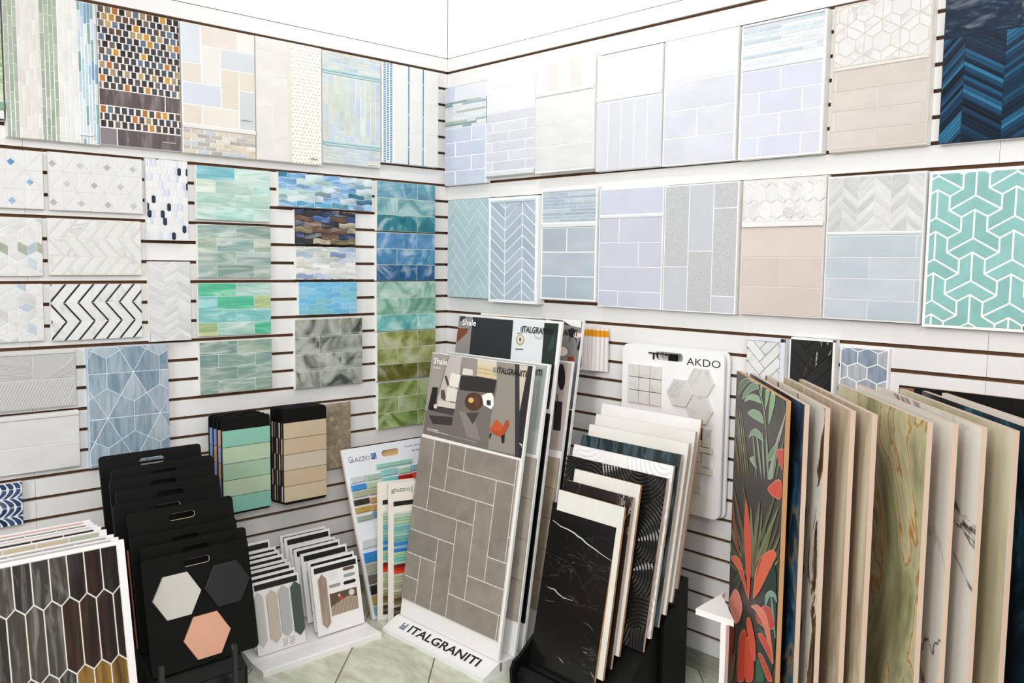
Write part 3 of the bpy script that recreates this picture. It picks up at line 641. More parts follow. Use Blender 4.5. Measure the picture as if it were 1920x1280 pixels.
for a in [(0, 0, .35, .645, 'dotted'), (0, .645, .35, 1, 'satin'), (.35, 0, .68, .52, 'satin'), (.35, .52, .68, 1, 'dotted'), (.68, 0, 1, .195, 'dotted'), (.68, .195, 1, .865, 'dotted'), (.68, .865, 1, 1, 'satin')]: p.rect(*a[:4], '#ced1d8' if a[4] == 'satin' else '#cfd0d4', a[4], .003)
p = Pan('mid_pink', 'blush pink panel of wide tiles under a white long-hexagon mosaic', '#d8d0ca', mg=.004)
hexes(p, p.w/7.0, .038, .016, ['#f4f3f3', '#f0eff0', '#f6f5f4'], 'marble', .002, (0, 0, 1, .31), sk=-.15); p.rail(.315, .35, '#f6f5f4', .008)
p.bricks(0, .355, 1, 1, [[], [.5], []], ['#e1d3cc', '#dfd1ca'], 'satin', .003)
p = Pan('mid_pale', 'pale blue-grey brick panel under a grey marble zigzag mosaic', '#dcdedf', mg=.005)
chevrons(p, [0, .165, .33, .5, .665, .835, 1], .0235, .046, 1, ['#e3e3e4', '#ececec', '#d6d7da', '#e9e9ea', '#cfd0d3'], 'marble_soft', .0016, (0, 0, 1, .385)); p.rail(.39, .41, '#eff1f2', .003)
p.bricks(0, .415, 1, 1, [[.05, .935], [.48], [.05, .935], [.48]], ['#ced9df', '#d1dbe1', '#cad6dd'], 'handmade', .0032)
p = Pan('teal_tri', 'teal panel of interlocking boomerang tiles with white grout', '#f3f4ee', mg=.006)
uu = .0405; rr_ = (math.sqrt(3)/2*uu, -.5*uu); ll_ = (-math.sqrt(3)/2*uu, -.5*uu); nn_ = (0, uu)
V2 = lambda A, a, x, b, y: (A[0]+a*x[0]+b*y[0], A[1]+a*x[1]+b*y[1])
for i in range(-5, 8):
    for k in range(-6, 9):
        A = (.131+i*3*math.sqrt(3)/2*uu, .262+(k*3+(1.5 if i % 2 else 0))*uu)
        for a, b in ((rr_, ll_), (nn_, rr_), (ll_, nn_)):
            P = [A, V2(A, 2, a, 0, b), V2(A, 2, a, 1, b), V2(A, 1, a, 1, b), V2(A, 1, a, 2, b), V2(A, 0, a, 2, b)]
            p.t(P, jit('#96cbc6', .06), 'pearl', .0046, bev=.0016)
link('red_sticker', plate('sticker', [(.283+.009*math.cos(2*PI*i/16), .012+.009*math.sin(2*PI*i/16)) for i in range(16)], [], .0004, p.off+.0008), plain('#d8201c', .5, name='red_paper'), p.r)
# ---- small samples, lower right
p = Pan('s_herr', 'small white marble herringbone sample with dark grout, left of the black one', '#6d7480', edge='#eef0f6')
for r_ in ((0, 0, 1, .06), (.88, 0, 1, 1)): p.rect(*r_, '#eceef6', 'satin', .0003, up=.0005, name='card_border')
herring(p, .032, 3, 45, ['#f1f1f1', '#eeeeee'], 'marble', .0022, (0, .06, .88, 1))
p = Pan('s_black', 'small black marble chevron sample in a white frame', '#1a1a1a', mg=.004)
for r_ in ((0, 0, 1, .03), (.0, .97, 1, 1), (0, 0, .03, 1), (.95, 0, 1, 1)): link('frame_edge', boxes('frame', [(r_[0]*p.w, (1-r_[3])*p.h, p.off-.004, r_[2]*p.w, (1-r_[1])*p.h, p.off+.001)]), WHITE, p.r)
herring(p, .034, 3, 45, ['#141415', '#1a1a1b', '#101011'], 'brown_marble', .0008, (.03, .03, .95, .97))
p = Pan('s_hex', 'small blue-grey marble hexagon sample right of the black one', '#eef0f2', mg=.002); p.mg = .003
hexes(p, p.w/2.45, .034, .014, ['#a3acbb', '#b1b5bd', '#8f9cae', '#a9adb8'], 'streak_vert', .0035, ox=-.006)
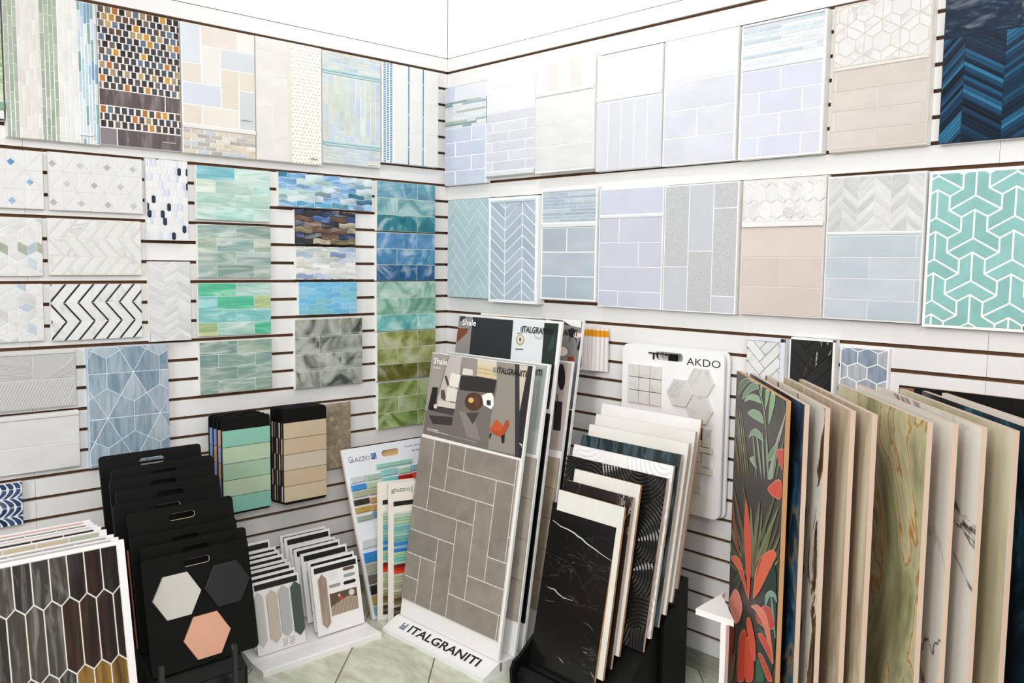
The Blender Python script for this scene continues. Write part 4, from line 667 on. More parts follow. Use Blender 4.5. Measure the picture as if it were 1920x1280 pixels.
# ------------------------------------------------------------------ white board display with a sloped base, in the corner
DEC={
'ital_photo':[([(0.001,1.106),(0.598,1.106),(0.595,0.758),(0.002,0.764)],'#756d68'),([(0.001,1.106),(0.109,1.106),(0.066,0.927),(0.021,0.866),(0.005,0.864)],'#a39a91'),([(0.4,1.106),(0.504,1.105),(0.563,0.766),(0.41,0.764),(0.405,0.888),(0.419,1.0)],'#958d84'),([(0.214,0.887),(0.299,0.89),(0.365,0.788),(0.281,0.791)],'#8a817c'),([(0.113,1.103),(0.192,1.106),(0.194,1.028),(0.148,0.903),(0.069,0.91)],'#c4bbb6'),([(0.192,1.104),(0.289,1.106),(0.296,1.036),(0.202,1.033)],'#9c8f8c'),([(0.209,1.062),(0.268,1.06),(0.272,1.038),(0.208,1.035)],'#ded8d0'),([(0.139,1.036),(0.199,1.032),(0.191,0.978),(0.13,0.984)],'#ece7df'),([(0.125,0.974),(0.191,0.974),(0.188,0.92),(0.124,0.921)],'#e4ded5'),([(0.097,1.02),(0.113,1.02),(0.136,0.985),(0.124,0.979)],'#4d3b3a'),([(0.086,0.958),(0.108,0.961),(0.123,0.933),(0.12,0.916),(0.092,0.926)],'#5b4543'),([(0.075,0.913),(0.189,0.915),(0.19,0.892),(0.073,0.89)],'#d9d1c6'),([(0.073,0.89),(0.19,0.892),(0.181,0.864),(0.025,0.867)],'#433c3a'),([(0.289,1.106),(0.4,1.106),(0.405,1.081),(0.292,1.082)],'#d6cdb9'),([(0.292,1.084),(0.405,1.081),(0.413,1.036),(0.296,1.038)],'#d8c69c'),([(0.294,1.071),(0.407,1.067),(0.408,1.065),(0.295,1.069)],'#8f7d55'),([(0.296,1.056),(0.41,1.053),(0.41,1.051),(0.296,1.054)],'#8f7d55'),([(0.2,1.03),(0.296,1.036),(0.413,1.034),(0.41,1.007),(0.407,0.981),(0.203,0.972)],'#2a2626'),([(0.029,0.846),(0.182,0.858),(0.182,0.825),(0.062,0.813)],'#3a3534'),([(0.031,0.965),(0.068,0.967),(0.062,0.871),(0.017,0.869)],'#151111'),([(0.077,0.889),(0.076,0.885),(0.074,0.881),(0.069,0.879),(0.064,0.878),(0.059,0.879),(0.055,0.882),(0.053,0.886),(0.054,0.891),(0.056,0.895),(0.061,0.897),(0.066,0.898),(0.071,0.896),(0.075,0.893)],'#e3d3bd'),([(0.35,0.942),(0.348,0.926),(0.335,0.912),(0.315,0.902),(0.291,0.899),(0.268,0.903),(0.251,0.914),(0.242,0.929),(0.245,0.945),(0.258,0.96),(0.278,0.969),(0.302,0.972),(0.325,0.968),(0.342,0.957)],'#4e3222'),([(0.296,0.941),(0.295,0.936),(0.291,0.932),(0.285,0.929),(0.278,0.928),(0.271,0.93),(0.266,0.933),(0.264,0.937),(0.265,0.942),(0.268,0.946),(0.274,0.949),(0.281,0.95),(0.288,0.949),(0.293,0.945)],'#dcbb62'),([(0.331,0.942),(0.331,0.932),(0.328,0.923),(0.322,0.918),(0.314,0.917),(0.306,0.92),(0.3,0.928),(0.296,0.938),(0.296,0.948),(0.299,0.957),(0.306,0.962),(0.313,0.963),(0.321,0.96),(0.328,0.952)],'#5f3d28'),([(0.339,0.965),(0.371,0.979),(0.394,0.982),(0.408,0.967),(0.414,0.937),(0.403,0.918),(0.357,0.929)],'#f4f2ee'),([(0.371,0.951),(0.395,0.952),(0.396,0.931),(0.374,0.932)],'#2b2b2b'),([(0.258,0.885),(0.334,0.897),(0.307,0.847)],'#453e3b'),([(0.407,0.84),(0.437,0.885),(0.48,0.863),(0.49,0.885),(0.503,0.89),(0.513,0.876),(0.5,0.847),(0.477,0.819),(0.431,0.826)],'#b24a20'),([(0.437,0.885),(0.48,0.863),(0.473,0.842),(0.407,0.84)],'#c4562a'),([(0.413,0.829),(0.422,0.826),(0.416,0.802),(0.41,0.811)],'#1d1512'),([(0.476,0.825),(0.494,0.835),(0.497,0.801),(0.483,0.799)],'#1d1512'),([(0.504,1.105),(0.526,1.104),(0.587,0.76),(0.563,0.76)],'#34313a'),([(0.528,1.104),(0.574,1.104),(0.559,0.932)],'#cfc4b2'),([(0.577,1.104),(0.597,1.106),(0.594,0.914),(0.595,0.759),(0.586,0.76),(0.56,0.925)],'#242023'),([(0.576,0.813),(0.59,0.812),(0.598,0.794),(0.591,0.804)],'#efe9e0'),([(0.029,0.792),(0.105,0.792),(0.106,0.788),(0.03,0.789)],'#ded9d3'),([(0.031,0.785),(0.171,0.785),(0.171,0.782),(0.031,0.782)],'#cfcac4'),([(0.174,0.783),(0.346,0.781),(0.346,0.779),(0.175,0.781)],'#b3aca6')],
'ital_photo3':[([(0.001,1.267),(0.594,1.263),(0.547,0.926),(0.001,0.918)],'#dcdfe2'),([(0.001,1.262),(0.085,1.26),(0.107,0.955),(0.001,0.951)],'#8d8782'),([(0.001,1.208),(0.072,1.21),(0.063,1.19),(0.009,1.148),(0.001,1.155)],'#7a3c20'),([(0.008,1.258),(0.037,1.262),(0.044,1.241),(0.008,1.239)],'#2c3440'),([(0.087,1.261),(0.336,1.26),(0.357,0.922),(0.102,0.918)],'#1a1d20'),([(0.421,1.186),(0.42,1.173),(0.413,1.162),(0.401,1.155),(0.386,1.154),(0.372,1.159),(0.361,1.169),(0.355,1.181),(0.356,1.195),(0.364,1.206),(0.376,1.212),(0.39,1.213),(0.404,1.209),(0.415,1.199)],'#e9e5d6'),([(0.413,1.186),(0.412,1.175),(0.407,1.167),(0.398,1.162),(0.387,1.161),(0.376,1.165),(0.368,1.172),(0.363,1.182),(0.364,1.192),(0.37,1.201),(0.379,1.206),(0.39,1.207),(0.401,1.203),(0.409,1.195)],'#aaa690'),([(0.405,1.187),(0.404,1.18),(0.401,1.174),(0.394,1.17),(0.387,1.17),(0.379,1.172),(0.374,1.178),(0.371,1.185),(0.371,1.192),(0.375,1.197),(0.381,1.201),(0.389,1.202),(0.396,1.199),(0.402,1.194)],'#e2decb'),([(0.396,1.186),(0.396,1.182),(0.394,1.179),(0.391,1.177),(0.388,1.177),(0.384,1.179),(0.381,1.181),(0.38,1.185),(0.38,1.189),(0.382,1.192),(0.385,1.194),(0.388,1.194),(0.392,1.193),(0.394,1.19)],'#6b6a5e'),([(0.367,1.147),(0.412,1.15),(0.413,1.146),(0.368,1.143)],'#3a3b36'),([(0.365,1.21),(0.398,1.214),(0.399,1.211),(0.365,1.207)],'#3a3b36'),([(0.38,1.236),(0.399,1.237),(0.399,1.216),(0.384,1.217)],'#8aa0ad'),([(0.514,1.216),(0.513,1.206),(0.507,1.198),(0.497,1.193),(0.485,1.192),(0.473,1.196),(0.465,1.203),(0.46,1.213),(0.461,1.223),(0.467,1.231),(0.478,1.236),(0.49,1.237),(0.501,1.233),(0.51,1.226)],'#b9bec1'),([(0.507,1.22),(0.507,1.212),(0.502,1.205),(0.494,1.201),(0.485,1.201),(0.476,1.204),(0.469,1.209),(0.466,1.217),(0.467,1.225),(0.471,1.232),(0.479,1.236),(0.488,1.236),(0.497,1.233),(0.504,1.228)],'#dcdfe2'),([(0.511,1.26),(0.587,1.261),(0.591,1.048),(0.589,0.931),(0.531,0.924)],'#13211e'),([(0.555,1.2),(0.572,1.224),(0.576,1.17),(0.548,1.145)],'#1c4034')],
'ital_photo5':[([(0.001,1.261),(0.598,1.2670000000000001),(0.6,0.918),(0.073,0.918)],'#7f7d7c'),([(0.069,1.262),(0.213,1.264),(0.215,1.25),(0.072,1.249)],'#b5763f'),([(0.375,1.266),(0.485,1.262),(0.584,1.241),(0.487,1.249)],'#2b2624'),([(0.398,1.265),(0.461,1.256),(0.426,1.246)],'#e3cdb4'),([(0.484,1.2670000000000001),(0.591,1.2670000000000001),(0.595,1.24),(0.541,1.245)],'#e8e8e6'),([(0.565,1.218),(0.565,1.21),(0.562,1.202),(0.555,1.198),(0.548,1.198),(0.541,1.201),(0.535,1.207),(0.532,1.216),(0.532,1.225),(0.535,1.232),(0.542,1.236),(0.549,1.237),(0.557,1.233),(0.562,1.227)],'#33202a'),([(0.6,1.212),(0.598,1.207),(0.593,1.203),(0.585,1.2),(0.576,1.199),(0.567,1.201),(0.561,1.204),(0.558,1.209),(0.559,1.214),(0.564,1.218),(0.572,1.221),(0.582,1.221),(0.59,1.22),(0.597,1.216)],'#e9d3cd'),([(0.539,1.142),(0.538,1.134),(0.53,1.127),(0.518,1.122),(0.503,1.121),(0.49,1.123),(0.48,1.129),(0.475,1.137),(0.477,1.146),(0.485,1.153),(0.497,1.158),(0.511,1.159),(0.525,1.156),(0.535,1.15)],'#e4cdc9'),([(0.543,1.121),(0.574,1.125),(0.58,1.108),(0.543,1.105)],'#8c3a22'),([(0.539,1.196),(0.544,1.197),(0.537,1.172)],'#1c1a1a'),([(0.57,1.199),(0.575,1.199),(0.585,1.172)],'#1c1a1a'),([(0.6,1.201),(0.586,1.164),(0.589,1.148),(0.6,1.154)],'#222225'),([(0.595,1.093),(0.6,1.095),(0.6,0.922),(0.589,0.919)],'#5d6870')],
'ital_photo4':[([(0.271,1.091),(0.599,1.104),(0.6,0.757),(0.306,0.757)],'#b8ada8'),([(0.573,1.046),(0.575,1.023),(0.572,1.005),(0.566,0.994),(0.557,0.993),(0.547,1.002),(0.539,1.02),(0.533,1.042),(0.531,1.065),(0.534,1.084),(0.54,1.095),(0.549,1.096),(0.559,1.087),(0.567,1.069)],'#211c1e'),([(0.534,0.947),(0.574,0.948),(0.582,0.835),(0.542,0.833)],'#2b2527'),([(0.538,0.975),(0.543,0.976),(0.552,0.945),(0.545,0.944)],'#4a4546')],
'ital_photo2':[([(0.001,1.105),(0.593,1.103),(0.587,0.761),(0.004,0.757)],'#aeb3b0'),([(0.552,1.079),(0.59,1.102),(0.585,0.853),(0.559,0.849)],'#9da3a1')],
